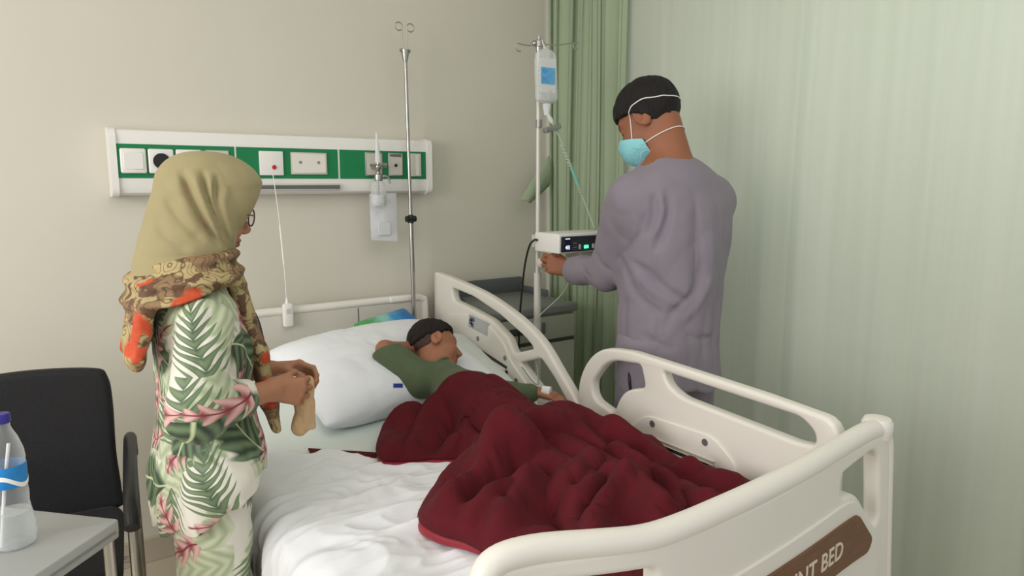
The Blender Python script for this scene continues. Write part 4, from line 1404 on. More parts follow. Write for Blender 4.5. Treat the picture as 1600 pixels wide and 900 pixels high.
prf = [(0.001, 0.722), (0.030, 0.7205), (0.0345, 0.724), (0.0375, 0.740), (0.0365, 0.765), (0.0325, 0.785), (0.030, 0.800), (0.031, 0.818), (0.0300, 0.830), (0.0305, 0.835), (0.0305, 0.872), (0.030, 0.878), (0.031, 0.884), (0.029, 0.900), (0.022, 0.922), (0.014, 0.938), (0.012, 0.944), (0.012, 0.956)]
prf = [(r, zq(z)) for r, z in prf]
MB().lathe([(r, z) for r, z in prf], (B0[0], B0[1], 0), 36, caps=False).build('bottle_body', M['water'], bt)
wat = [(0.001, 0.7235)] + [(r - 0.0015, z + 0.001) for r, z in prf[1:6]] + [(0.0305, 0.790), (0.001, 0.790)]
MB().lathe(wat, (B0[0], B0[1], 0), 32, caps=False).build('water', M['water'], bt)
MB().lathe([(0.0312, zq(0.836)), (0.0314, zq(0.837)), (0.0314, zq(0.874)), (0.0312, zq(0.875))], (B0[0], B0[1], 0), 36, caps=False).build('label', M['bottlelabel'], bt)
band = MB()
for k in range(26):
    w = -2.6 + k * 0.1
    z_ = 0.852 + 0.010 * math.sin(k * 0.24)
    a_, b__ = (B0[0] + 0.0318 * math.cos(w), B0[1] + 0.0318 * math.sin(w)), (B0[0] + 0.0318 * math.cos(w + 0.1), B0[1] + 0.0318 * math.sin(w + 0.1))
    z2 = 0.852 + 0.010 * math.sin((k + 1) * 0.24)
    band.add([(a_[0], a_[1], z_), (b__[0], b__[1], z2), (b__[0], b__[1], z2 + 0.009), (a_[0], a_[1], z_ + 0.009)], [[0, 1, 2, 3]])
band.build('label_swoosh', M['white'], bt)
MB().lathe([(0, zq(0.968)), (0.0125, zq(0.968)), (0.0142, zq(0.965)), (0.0142, zq(0.953)), (0.0135, zq(0.951)), (0, zq(0.951))], (B0[0], B0[1], 0), 24, caps=False).build('cap', M['cap'], bt)
MB().tube([(B0[0] - 0.022, B0[1] - 0.012, 0.726), (B0[0] - 0.008, B0[1] - 0.004, 0.84), (B0[0] + 0.006, B0[1] + 0.002, 0.925)], 0.0030, 10).build('straw', M['white'], bt)

# ---------------------------------------------------------------- bedding


def Hm(y):
    """mattress top height: flat foot half, raised head section"""
    y = np.asarray(y, float)
    t = np.clip(y - 1.70, 0, None)
    return 0.575 + 0.19 * (np.sqrt(t * t + 0.02 ** 2 + 0 * t) - 0.02) * (t > 0)


def grid_faces(nu, nv):
    i, j = np.meshgrid(np.arange(nu - 1), np.arange(nv - 1))
    a = (j * nu + i).ravel()
    return np.stack([a, a + 1, a + nu + 1, a + nu], 1)


# backrest deck and mattress
V = []
dk = MB()
for (ya, yb) in ((1.72, 2.68),):
    za, zb = float(Hm(ya)) - 0.125, float(Hm(yb)) - 0.125
    dk.add([(0.51, ya, za - 0.03), (1.46, ya, za - 0.03), (1.46, yb, zb - 0.03), (0.51, yb, zb - 0.03), (0.51, ya, za), (1.46, ya, za), (1.46, yb, zb), (0.51, yb, zb)],
           [[0, 1, 2, 3], [4, 5, 6, 7], [0, 1, 5, 4], [1, 2, 6, 5], [2, 3, 7, 6], [3, 0, 4, 7]])
dk.build('backrest_deck', M['plasticg'], bed, smooth=False)
ys = np.linspace(0.86, 2.70, 50)
sec = round_poly([(0.50, -0.115), (0.50, 0), (1.462, 0), (1.462, -0.115)], 0.03, 4)
V, F = [], []
for y in ys:
    for x, dz in sec: V.append((x, y, float(Hm(y)) + dz - 0.004))
n = len(sec)
for j in range(len(ys) - 1):
    for i in range(n): F.append([j * n + i, j * n + (i + 1) % n, (j + 1) * n + (i + 1) % n, (j + 1) * n + i])
F.append(list(range(n))); F.append([(len(ys) - 1) * n + i for i in range(n)])
o = link_mesh('mattress', V, F, M['sheetg'])
tag(o, 'thick mattress on the bed frame beneath the sheets', 'mattress')


def overhang(s, edge, R, top):
    """arc-length s (negative beyond the left edge) -> x, z offset, normal"""
    x = np.where(s >= 0, edge + s, 0.0); dz = np.zeros_like(s)
    nx, nz = np.zeros_like(s), np.ones_like(s)
    a = np.clip(-s / R, 0, PI / 2)
    m = s < 0
    x = np.where(m, edge - R * np.sin(a), x)
    dz = np.where(m, -R * (1 - np.cos(a)), dz)
    ex = np.clip(-s - R * PI / 2, 0, None)
    dz = dz - ex
    nx = np.where(m, -np.sin(a), nx); nz = np.where(m, np.cos(a), nz)
    return x, dz, nx, nz


def sheet_obj(name, s0, s1, yfun, edge, R, lift, wr, wscale, material, thick, label, cat, stretch=(1, 1, 1), nu=150, nv=170, fade=None):
    s = np.linspace(s0, s1, nu); t = np.linspace(0, 1, nv)
    Sg, Tg = np.meshgrid(s, t)
    Sg, Tg = Sg.ravel(), Tg.ravel()
    ya, yb = yfun(Sg)
    y = ya + (yb - ya) * Tg
    x, dz, nx, nz = overhang(Sg, edge, R, 0)
    P = np.stack([Sg * stretch[0], y * stretch[1], Sg * 0 + 3.3], 1)
    w = wr * (ridged(P, wscale, 3, 1.0) - 0.45) * 2
    w += wr * 0.8 * (vnoise(P + 9, wscale * 0.5) - 0.5)
    if fade is not None: w = w * fade(Sg, y)
    z = Hm(y) + lift + dz
    X = x + nx * (w + 0.0); Z = z + nz * w
    Vv = np.stack([X, y, Z], 1)
    o = link_mesh(name, Vv, grid_faces(nu, nv), material)
    md = o.modifiers.new('thick', 'SOLIDIFY'); md.thickness = thick; md.offset = -1
    tag(o, label, cat)
    return o


sheet_obj('fitted_sheet', -0.17, 0.905, lambda s: (np.full_like(s, 0.865), np.full_like(s, 2.695)), 0.545, 0.05, 0.007, 0.0022, 5, M['sheetg'], 0.003,
          'pale smooth fitted sheet stretched over the mattress under the pillow', 'bed sheet', nu=90, nv=120)
edge_y = lambda s: np.interp(s, [-0.3, -0.03, 0.1, 0.28, 0.40, 0.60], [1.86, 1.985, 1.93, 1.84, 1.74, 1.64]) + 0.012 * np.sin(s * 40)
ws = sheet_obj('top_sheet', -0.30, 0.56, lambda s: (np.full_like(s, 0.868) + 0.02, edge_y(s)), 0.487, 0.075, 0.036, 0.025, 4.2, M['sheet'], 0.006,
               'rumpled white top sheet bunched over the left edge of the bed', 'bed sheet', stretch=(1.0, 2.3, 1), nu=170, nv=210)

# pillow
pw, pd, ph = 0.325, 0.25, 0.098
PC = np.array((1.025, 2.28, 0.765))
az = math.radians(5)
Rp = np.array(Matrix.Rotation(az, 3, 'Z') @ Matrix.Rotation(math.radians(15), 3, 'X') @ Matrix.Rotation(math.radians(-2), 3, 'Y'))


def pillow_fn(P, C_, R_, a, b, h, dent=None):
    Q = (P - C_) @ R_
    u, v = Q[:, 0] / a, Q[:, 1] / b
    prof = (np.clip(1 - np.abs(u) ** 3.2, 0, 1) * np.clip(1 - np.abs(v) ** 3.2, 0, 1)) ** 0.42
    t = h * prof
    t = t + 0.022 * (creases(Q * (1, 1, 0.3) + 3, 5.5, 3) - 0.45) * (0.45 + 0.8 * (1 - prof))
    if dent is not None:
        t = t - dent(Q) * (Q[:, 2] > 0)
    d = np.abs(Q[:, 2]) - t
    out = np.maximum(np.abs(u) - 1, np.abs(v) - 1) * min(a, b)
    return smax(d * 0.8, out, 0.004)


dent = lambda Q: 0.045 * np.exp(-(((Q[:, 0] - 0.15) / 0.12) ** 2 + ((Q[:, 1] + 0.12) / 0.12) ** 2))
fnp = lambda P: pillow_fn(P, PC, Rp, pw, pd, ph, dent)
V, F = mesh_sdf(fnp, PC - 0.45, PC + 0.45, 0.0085, 1)
# corners pull outwards into soft tips
Q = (V - PC) @ Rp
kx = 1 + 0.05 * (np.abs(Q[:, 0] / pw) * np.abs(Q[:, 1] / pd)) ** 2
Q[:, :2] *= kx[:, None]
V = Q @ Rp.T + PC
pil = thing('pillow', 'large white pillow under the sleeping child\'s head and arm', 'pillow', tuple(PC - (0, 0, 0.1)))
link_mesh('pillowcase', V, F, M['pillow'], pil)
lb = np.array(at(621, 603, X=0.925))
lb = np.array((0.905, 2.075, 0.0))


def drop_on(fn, x, y, z0=1.2, z1=0.5):
    zz = np.linspace(z0, z1, 400)
    d = fn(np.stack([np.full(400, x), np.full(400, y), zz], 1))
    k = np.argmax(d < 0)
    return float(zz[k]) if d[k] < 0 else z1


# place the print where the line of sight through it meets the pillow
def ray_hit(fn, px, py, t0=1.2, t1=3.6):
    d = (px - 800) * _RT - (py - 450) * _UP + _f * _FW
    d = d / np.linalg.norm(d)
    ts = np.linspace(t0, t1, 900)
    P = np.array([0, 0, 1.42]) + ts[:, None] * d
    f = fn(P)
    k = np.argmax(f < 0)
    return P[k] if f[k] < 0 else None


def patch_on(fn, px0, py0, px1, py1, name, material, parent, nx=8, ny=5, lift=0.0015):
    V = []
    for j in range(ny):
        for i in range(nx):
            q = ray_hit(fn, px0 + (px1 - px0) * i / (nx - 1), py0 + (py1 - py0) * j / (ny - 1))
            if q is None: return None
            V.append(q)
    V = np.array(V)
    e = 0.002
    for _ in range(2):
        d = fn(V); g = np.stack([(fn(V + np.array(x) * e) - d) / e for x in ((1, 0, 0), (0, 1, 0), (0, 0, 1))], 1)
        gn = g / np.linalg.norm(g, axis=1, keepdims=True)
        V = V + gn * (lift - d)[:, None]
    o = link_mesh(name, V, grid_faces(nx, ny), material, parent)
    md = o.modifiers.new('thick', 'SOLIDIFY'); md.thickness = 0.0008
    return o


patch_on(fnp, 614, 600, 629, 606, 'printed_mark', M['navy'], pil)
# second, flatter pillow showing on the right of the child
PC2 = np.array((1.275, 2.22, 0.718)); Rp2 = np.array(Matrix.Rotation(math.radians(-6), 3, 'Z') @ Matrix.Rotation(math.radians(12), 3, 'X') @ Matrix.Rotation(math.radians(3), 3, 'Y'))
fnp2 = lambda P: pillow_fn(P, PC2, Rp2, 0.185, 0.33, 0.06)
V, F = mesh_sdf(fnp2, PC2 - 0.45, PC2 + 0.45, 0.0095, 1)
tag(link_mesh('pillow', V, F, M['sheetg']), 'flat pale pillow half hidden beside the raised right rail', 'pillow')

# wet-wipes packet and folded towel at the head end
TC = np.array(at(594, 515, Y=2.60))
tw = np.array((1.12, 2.61, 0.80))
fnt = lambda P: sd_rbox(P, tw, (0.075, 0.055, 0.045), 0.03) - 0.004 * (ridged(P, 14, 2) - 0.5)
V, F = mesh_sdf(fnt, tw - 0.12, tw + 0.12, 0.006, 1)
tag(link_mesh('folded_cloth', V, F, M['towel']), 'small folded white cloth behind the pillow under the packet', 'cloth')
tp = np.array((1.195, 2.605, 0.848))
Rw = np.array(Matrix.Rotation(math.radians(8), 3, 'Z') @ Matrix.Rotation(math.radians(-8), 3, 'Y') @ Matrix.Rotation(math.radians(24), 3, 'X'))


def fnk(P):
    Q = (P - tp) @ Rw
    u, v = Q[:, 0] / 0.125, Q[:, 1] / 0.065
    t = 0.020 * (np.clip(1 - u ** 4, 0, 1) * np.clip(1 - v ** 2, 0, 1)) ** 0.5 + 0.004 * (ridged(Q, 16, 2) - 0.4) + 0.001
    return smax(np.abs(Q[:, 2]) - t, np.maximum(np.abs(u) - 1, np.abs(v) - 1) * 0.06, 0.002)


V, F = mesh_sdf(fnk, tp - 0.16, tp + 0.16, 0.005, 1)
tag(link_mesh('wipes_packet', V, F, M['packet']), 'crumpled blue and green packet lying behind the pillow', 'packet')

# ---------------------------------------------------------------- heads and hands


class Frame:
    def __init__(s, origin, fwd, up, scale=1.0):
        f = np.array(fwd, float); f /= np.linalg.norm(f)
        u = np.array(up, float); u -= f * (u @ f); u /= np.linalg.norm(u)
        s.o, s.R, s.s = np.array(origin, float), np.stack([f, np.cross(u, f), u]), scale     # rows: forward, left, up
    def loc(s, P): return ((P - s.o) @ s.R.T) / s.s
    def w(s, q): return np.array(q, float) * s.s @ s.R + s.o


def sd_head(Q):
    """adult head, face towards +x, up +z, metres"""
    A = np.abs(Q[:, 1]); S_ = np.stack([Q[:, 0], A, Q[:, 2]], 1)
    d = sd_ell(Q, (-0.015, 0, 0.030), (0.097, 0.077, 0.088))
    d = smin(d, sd_ell(Q, (0.030, 0, -0.020), (0.060, 0.060, 0.085)), 0.03)
    d = smin(d, sd_ell(S_, (0.012, 0.036, -0.066), (0.045, 0.024, 0.030)), 0.03)
    d = smin(d, sd_ell(Q, (0.068, 0, -0.098), (0.020, 0.024, 0.017)), 0.025)
    d = smin(d, sd_cap(S_, (0.083, 0.012, 0.030), (0.068, 0.044, 0.030), 0.009, 0.008), 0.016)
    d = smin(d, sd_ell(S_, (0.060, 0.036, -0.030), (0.026, 0.022, 0.026)), 0.02)
    d = smax(d, -sd_ell(S_, (0.097, 0.032, 0.008), (0.017, 0.018, 0.012)), 0.010)
    d = smin(d, sd_ell(S_, (0.074, 0.031, 0.006), (0.013, 0.0155, 0.0115)), 0.004)
    nose = sd_cap(Q, (0.086, 0, 0.012), (0.108, 0, -0.028), 0.0075, 0.0115)
    nose = smin(nose, sd_ell(S_, (0.098, 0.010, -0.034), (0.011, 0.008, 0.008)), 0.006)
    d = smin(d, nose, 0.010)
    d = smin(d, sd_ell(Q, (0.083, 0, -0.058), (0.014, 0.024, 0.0075)), 0.006)
    d = smin(d, sd_ell(Q, (0.081, 0, -0.070), (0.014, 0.021, 0.0080)), 0.005)
    ear = sd_ell(S_, (-0.010, 0.080, -0.004), (0.024, 0.0100, 0.035), np.array([[0.96, 0.2, -0.2], [-0.2, 0.98, 0], [0.2, 0, 0.98]]))
    ear = smax(ear, -sd_ell(S_, (-0.006, 0.091, 0.002), (0.014, 0.0095, 0.022)), 0.004)
    ear = smin(ear, sd_ell(S_, (0.006, 0.074, -0.006), (0.006, 0.006, 0.008)), 0.004)
    d = smin(d, ear, 0.006)
    return d


def face_mats(Vc):
    """0 skin, 1 lips, 2 brow / lash"""
    A = np.abs(Vc[:, 1])
    idx = np.zeros(len(Vc), int)
    lip = (sd_ell(Vc, (0.094, 0, -0.0645), (0.022, 0.0225, 0.0125)) < 0)
    idx[lip] = 1
    S_ = np.stack([Vc[:, 0], A, Vc[:, 2]], 1)
    br = sd_cap(S_, (0.092, 0.016, 0.030), (0.078, 0.048, 0.030), 0.0075, 0.006) < 0.0
    br &= np.abs(Vc[:, 2] - 0.031) < 0.0042
    idx[br] = 2
    lash = (sd_ell(S_, (0.088, 0.032, 0.0015), (0.014, 0.016, 0.0022)) < 0)
    idx[lash] = 2
    return idx


def hand_prims(wrist, d, n, side, curls, scale=1.0, thumb=(0.6, 0.7, 0.35), tcurl=0.5, spread=0.0):
    """capsules (a, b, ra, rb, k, group): palm, five fingers; d finger direction, n palm normal, side +1/-1 puts the thumb on +cross(n,d)"""
    w = np.array(wrist, float)
    d = np.array(d, float); d /= np.linalg.norm(d)
    n = np.array(n, float); n -= d * (n @ d); n /= np.linalg.norm(n)
    l = np.cross(n, d) * side
    s = scale
    C = []
    offw, offk = (0.016, 0.006, -0.005, -0.015), (0.030, 0.010, -0.010, -0.028)
    kn = []
    for i in range(4):
        k = w + d * (0.086, 0.090, 0.085, 0.076)[i] * s + l * offk[i] * s
        kn.append(k)
        C.append((w + l * offw[i] * s, k, 0.0145 * s, 0.0108 * s, 0.014, 0))
    C.append((w + l * 0.018 * s + n * 0.006 * s + d * 0.015 * s, w + l * 0.034 * s + n * 0.012 * s + d * 0.045 * s, 0.015 * s, 0.012 * s, 0.016, 0))
    L = ((0.042, 0.026, 0.020), (0.046, 0.029, 0.021), (0.042, 0.027, 0.020), (0.034, 0.021, 0.018))
    for i in range(4):
        p = kn[i]; ang = 0
        cs = curls[i] if isinstance(curls[0], (list, tuple)) else curls
        dd = d + l * (1.5 - i) * spread
        dd /= np.linalg.norm(dd)
        r0 = (0.0088, 0.0090, 0.0086, 0.0076)[i] * s
        for j in range(3):
            ang += cs[j]
            v = dd * math.cos(ang) + n * math.sin(ang)
            q = p + v * L[i][j] * s
            C.append((p, q, r0 * (1 - 0.09 * j), r0 * (0.93 - 0.10 * j), 0.0035, 1 + i))
            p = q
    tb_ = w + l * 0.030 * s + d * 0.035 * s + n * 0.010 * s
    v = d * thumb[0] + l * thumb[1] + n * thumb[2]; v /= np.linalg.norm(v)
    q = tb_ + v * 0.040 * s
    C.append((tb_, q, 0.0125 * s, 0.0100 * s, 0.008, 5))
    v2 = v * math.cos(tcurl) + (d * 0.8 + n * 0.6) * math.sin(tcurl); v2 /= np.linalg.norm(v2)
    C.append((q, q + v2 * 0.028 * s, 0.0098 * s, 0.0080 * s, 0.003, 5))
    return C


def sd_prims(P, C):
    groups = {}
    for a, b, ra, rb, k, g in C:
        c = sd_cap(P, a, b, ra, rb)
        groups[g] = c if g not in groups else smin(groups[g], c, k)
    d = groups.pop(0)
    f = None
    for g, v in groups.items(): f = v if f is None else np.minimum(f, v)
    return smin(d, f, 0.007)


def bounded(fn, P, c, r):
    """evaluate a small costly shape only near it"""
    d0 = np.linalg.norm(P - np.asarray(c), axis=1) - r
    out = d0 + 0.02
    m = d0 < 0.02
    if m.any(): out[m] = fn(P[m])
    return out


# ---------------------------------------------------------------- the sleeping child
HB = Frame((1.165, 2.150, 0.845), (0.91, -0.35, -0.13), (0.20, 0.69, 0.66), 0.80)
neckb = HB.w((-0.03, 0, -0.08))
CB = dict(neck0=neckb, neck1=(1.135, 2.035, 0.765), chest=(1.14, 1.92, 0.715), hip=(1.16, 1.60, 0.665),
          lsh=(1.055, 2.06, 0.765), lel=(0.955, 2.205, 0.868), lwr=(1.07, 2.215, 0.868),
          rsh=(1.225, 1.975, 0.725), rel=(1.325, 1.90, 0.705), rwr=at(838, 613, X=1.395))
g_ = CB
g_['lel'] = tuple(ray_hit(fnp, 599, 557) + (0.0, -0.014, 0.028))
g_['lwr'] = tuple(ray_hit(fnp, 645, 552) + (0.0, -0.008, 0.024))
hand_b = hand_prims(g_['lwr'], (0.85, 0.05, -0.10), (0.0, 0.0, -1.0), 1, (0.3, 0.4, 0.3), 0.70)
hand_b2 = hand_prims(g_['rwr'], (0.55, -0.8, -0.1), (0, 0.1, -1.0), -1, (0.35, 0.4, 0.3), 0.70)


def boy_body(P):
    d = bounded(lambda X: sd_head(HB.loc(X)) * HB.s, P, HB.o, 0.13)
    d = smin(d, sd_cap(P, g_['neck0'], g_['neck1'], 0.042, 0.042), 0.02)
    d = smin(d, sd_cap(P, g_['neck1'], g_['chest'], 0.055, 0.075), 0.03)
    d = smin(d, sd_cap(P, g_['chest'], g_['hip'], 0.075, 0.07), 0.03)
    for a, b, ra, rb in ((g_['lsh'], g_['lel'], 0.036, 0.027), (g_['lel'], g_['lwr'], 0.028, 0.019), (g_['rsh'], g_['rel'], 0.036, 0.027), (g_['rel'], g_['rwr'], 0.027, 0.019)):
        d = smin(d, sd_cap(P, a, b, ra, rb), 0.02)
    for x in (1.06, 1.16):
        d = smin(d, sd_cap(P, (x, 1.56, 0.67), (x + 0.02, 1.25, 0.65), 0.065, 0.045), 0.02)
        d = smin(d, sd_cap(P, (x + 0.02, 1.25, 0.65), (x + 0.05, 1.00, 0.635), 0.042, 0.03), 0.02)
        d = smin(d, sd_cap(P, (x + 0.05, 1.00, 0.635), (x + 0.06, 0.93, 0.64), 0.028, 0.022), 0.02)
    d = smin(d, bounded(lambda X: sd_prims(X, hand_b), P, np.array(g_['lwr']) + (0.05, 0, 0), 0.12), 0.012)
    d = smin(d, bounded(lambda X: sd_prims(X, hand_b2), P, np.array(g_['rwr']) + (0.02, -0.04, 0), 0.12), 0.012)
    return d


def person_body(name, fn, lo, hi, h, HF, skin, parent):
    V, F = mesh_sdf(fn, lo, hi, h)
    V, F = drop_small(V, F, 1)
    cen = V[F].mean(1)
    q = HF.loc(cen)
    idx = np.zeros(len(F), int)
    near = np.linalg.norm(q, axis=1) < 0.16
    idx[near] = face_mats(q[near])
    return link_mesh(name, V, F, None, parent, mats=[M[skin], M['lip'], M['brow']], mat_idx=idx)


child = thing('person', 'child in an olive shirt asleep on the pillow, one arm folded behind the head', 'person', (1.1, 1.6, 0.62))
person_body('body', boy_body, (0.85, 0.85, 0.56), (1.55, 2.35, 1.02), 0.0042, HB, 'skinb', child)


def shirt_b(P):
    k = 0.009
    d = sd_cap(P, np.array(g_['neck1']) + (0.0, 0.01, 0.0), g_['chest'], 0.058, 0.088)
    d = smin(d, sd_cap(P, g_['lsh'], g_['rsh'], 0.052, 0.052), 0.03)
    d = smin(d, sd_cap(P, g_['chest'], g_['hip'], 0.092, 0.085), 0.03)
    d = smin(d, sd_cap(P, g_['lsh'], g_['lel'], 0.056, 0.046), 0.03)
    d = smin(d, sd_cap(P, g_['rsh'], g_['rel'], 0.052, 0.040), 0.03)
    d = smin(d, sd_cap(P, g_['rel'], np.array(g_['rwr']) * 0.75 + np.array(g_['rel']) * 0.25, 0.040, 0.034), 0.02)
    # sleeve opening and collar
    e = np.array(g_['lel']); v = e - np.array(g_['lsh']); v /= np.linalg.norm(v)
    d = smax(d, (P - e) @ (v + np.array((0.35, 0.1, 0.35))) + 0.004, 0.012)
    d = smax(d, -(bounded(lambda X: sd_cap(X, neckb + (0, 0.01, 0.02), np.array(g_['neck1']), 0.052, 0.047), P, neckb, 0.3)), 0.005)
    return d - 0.009 * (ridged(P * (1, 1, 0.7), 8, 2) - 0.5)


V, F = mesh_sdf(shirt_b, (0.83, 1.45, 0.56), (1.50, 2.32, 1.0), 0.0048)
V, F = drop_small(V, F, 1)
link_mesh('shirt', V, F, M['olive'], child)
col = []
ax = np.array(g_['neck1']) - neckb; ax /= np.linalg.norm(ax)
u_ = np.cross(ax, (0, 0, 1)); u_ /= np.linalg.norm(u_); v_ = np.cross(ax, u_)
cc = neckb * 0.42 + np.array(g_['neck1']) * 0.58
for k in range(24):
    w = 2 * PI * k / 24
    col.append(tuple(cc + u_ * 0.053 * math.cos(w) + v_ * 0.051 * math.sin(w) + ax * 0.012 * math.cos(w)))
MB().tube(col, 0.0065, 8, closed=True).build('collar', M['olive'], child)


def hair_fn(HF, off, zf, seed, amp, top=0.0):
    def fn(P):
        Q = HF.loc(P)
        d = sd_ell(Q, (-0.016, 0, 0.033 + top), (0.097 + off, 0.077 + off, 0.087 + off))
        hl = zf(Q[:, 0], np.abs(Q[:, 1])) - Q[:, 2] + 0.012 * (vnoise(Q + 3, 90) - 0.5) + 0.010 * (vnoise(Q + 3, 40) - 0.5)
        d = smax(d, hl * 0.8, 0.008)
        N = Q * (1, 1, 0.4)
        return (d - amp * (ridged(N + seed, 38, 2) - 0.5)) * HF.s
    return fn


zb = lambda x, y: np.where(x > 0.0, 0.028 + x * 0.62, 0.028 + x * 0.35) + 0.0 * y
hf = hair_fn(HB, 0.012, zb, 3.0, 0.010, 0.004)
V, F = mesh_sdf(hf, HB.o - 0.13, HB.o + 0.13, 0.0042)
link_mesh('hair', V, F, M['hairb'], child)
rv = np.array(g_['rwr'])
MB().tube([tuple(rv + (0.012, -0.018, 0.002)), tuple(rv + (0.028, -0.042, 0.0))], [0.024, 0.026], 16, flat=0.7).build('hand_dressing', M['white'], child)
zs = lambda x, y: np.where(x > 0.0, 0.004 + x * 1.1, 0.004 + x * 0.8) + 0.0 * y
M['fade'] = mat('shaved_hair', srgb(74, 56, 48), 0.8, var=0.2, scale=200)
hf2 = hair_fn(HB, 0.0025, zs, 5.0, 0.002, 0.0)
V, F = mesh_sdf(hf2, HB.o - 0.13, HB.o + 0.13, 0.0042)
link_mesh('shaved_side_hair', V, F, M['fade'], child)


# ---------------------------------------------------------------- maroon blanket


def resample(P, n):
    P = np.array(P, float)
    s = np.concatenate([[0], np.cumsum(np.linalg.norm(np.diff(P, axis=0), axis=1))])
    t = np.linspace(0, s[-1], n)
    return np.stack([np.interp(t, s, P[:, k]) for k in range(P.shape[1])], 1)


Lc = catmull([(0.85, 1.90), (0.80, 1.83), (0.79, 1.765), (0.86, 1.735), (0.94, 1.705), (1.00, 1.645), (0.95, 1.58), (0.84, 1.52), (0.755, 1.46), (0.715, 1.40), (0.72, 1.33), (0.76, 1.24), (0.79, 1.10), (0.86, 0.98), (0.93, 0.865)], 6)
Tc = catmull([(0.85, 1.90), (0.93, 1.955), (1.03, 1.92), (1.15, 1.855), (1.26, 1.78), (1.36, 1.71), (1.465, 1.69)], 6)
Bc = catmull([(0.93, 0.865), (1.05, 0.862), (1.25, 0.862), (1.462, 0.862)], 6)
Rc = catmull([(1.465, 1.69), (1.468, 1.5), (1.468, 1.2), (1.462, 0.862)], 6)
NU, NV = 200, 220
Lr, Rr, Tr, Br = resample(Lc, NV), resample(Rc, NV), resample(Tc, NU), resample(Bc, NU)
U, W = np.meshgrid(np.linspace(0, 1, NU), np.linspace(0, 1, NV))
U3, W3 = U[..., None], W[..., None]
XY = (1 - U3) * Lr[:, None] + U3 * Rr[:, None] + (1 - W3) * Tr[None] + W3 * Br[None] - ((1 - U3) * (1 - W3) * Lr[0] + U3 * (1 - W3) * Rr[0] + (1 - U3) * W3 * Lr[-1] + U3 * W3 * Rr[-1])


def seg_d(P, pts):
    d = np.full(P.shape[:-1], 9.0)
    for a, b in zip(pts[:-1], pts[1:]):
        a, b = np.array(a), np.array(b)
        ab = b - a
        h = np.clip(((P - a) @ ab) / (ab @ ab), 0, 1)
        d = np.minimum(d, np.linalg.norm(P - a - h[..., None] * ab, axis=-1))
    return d


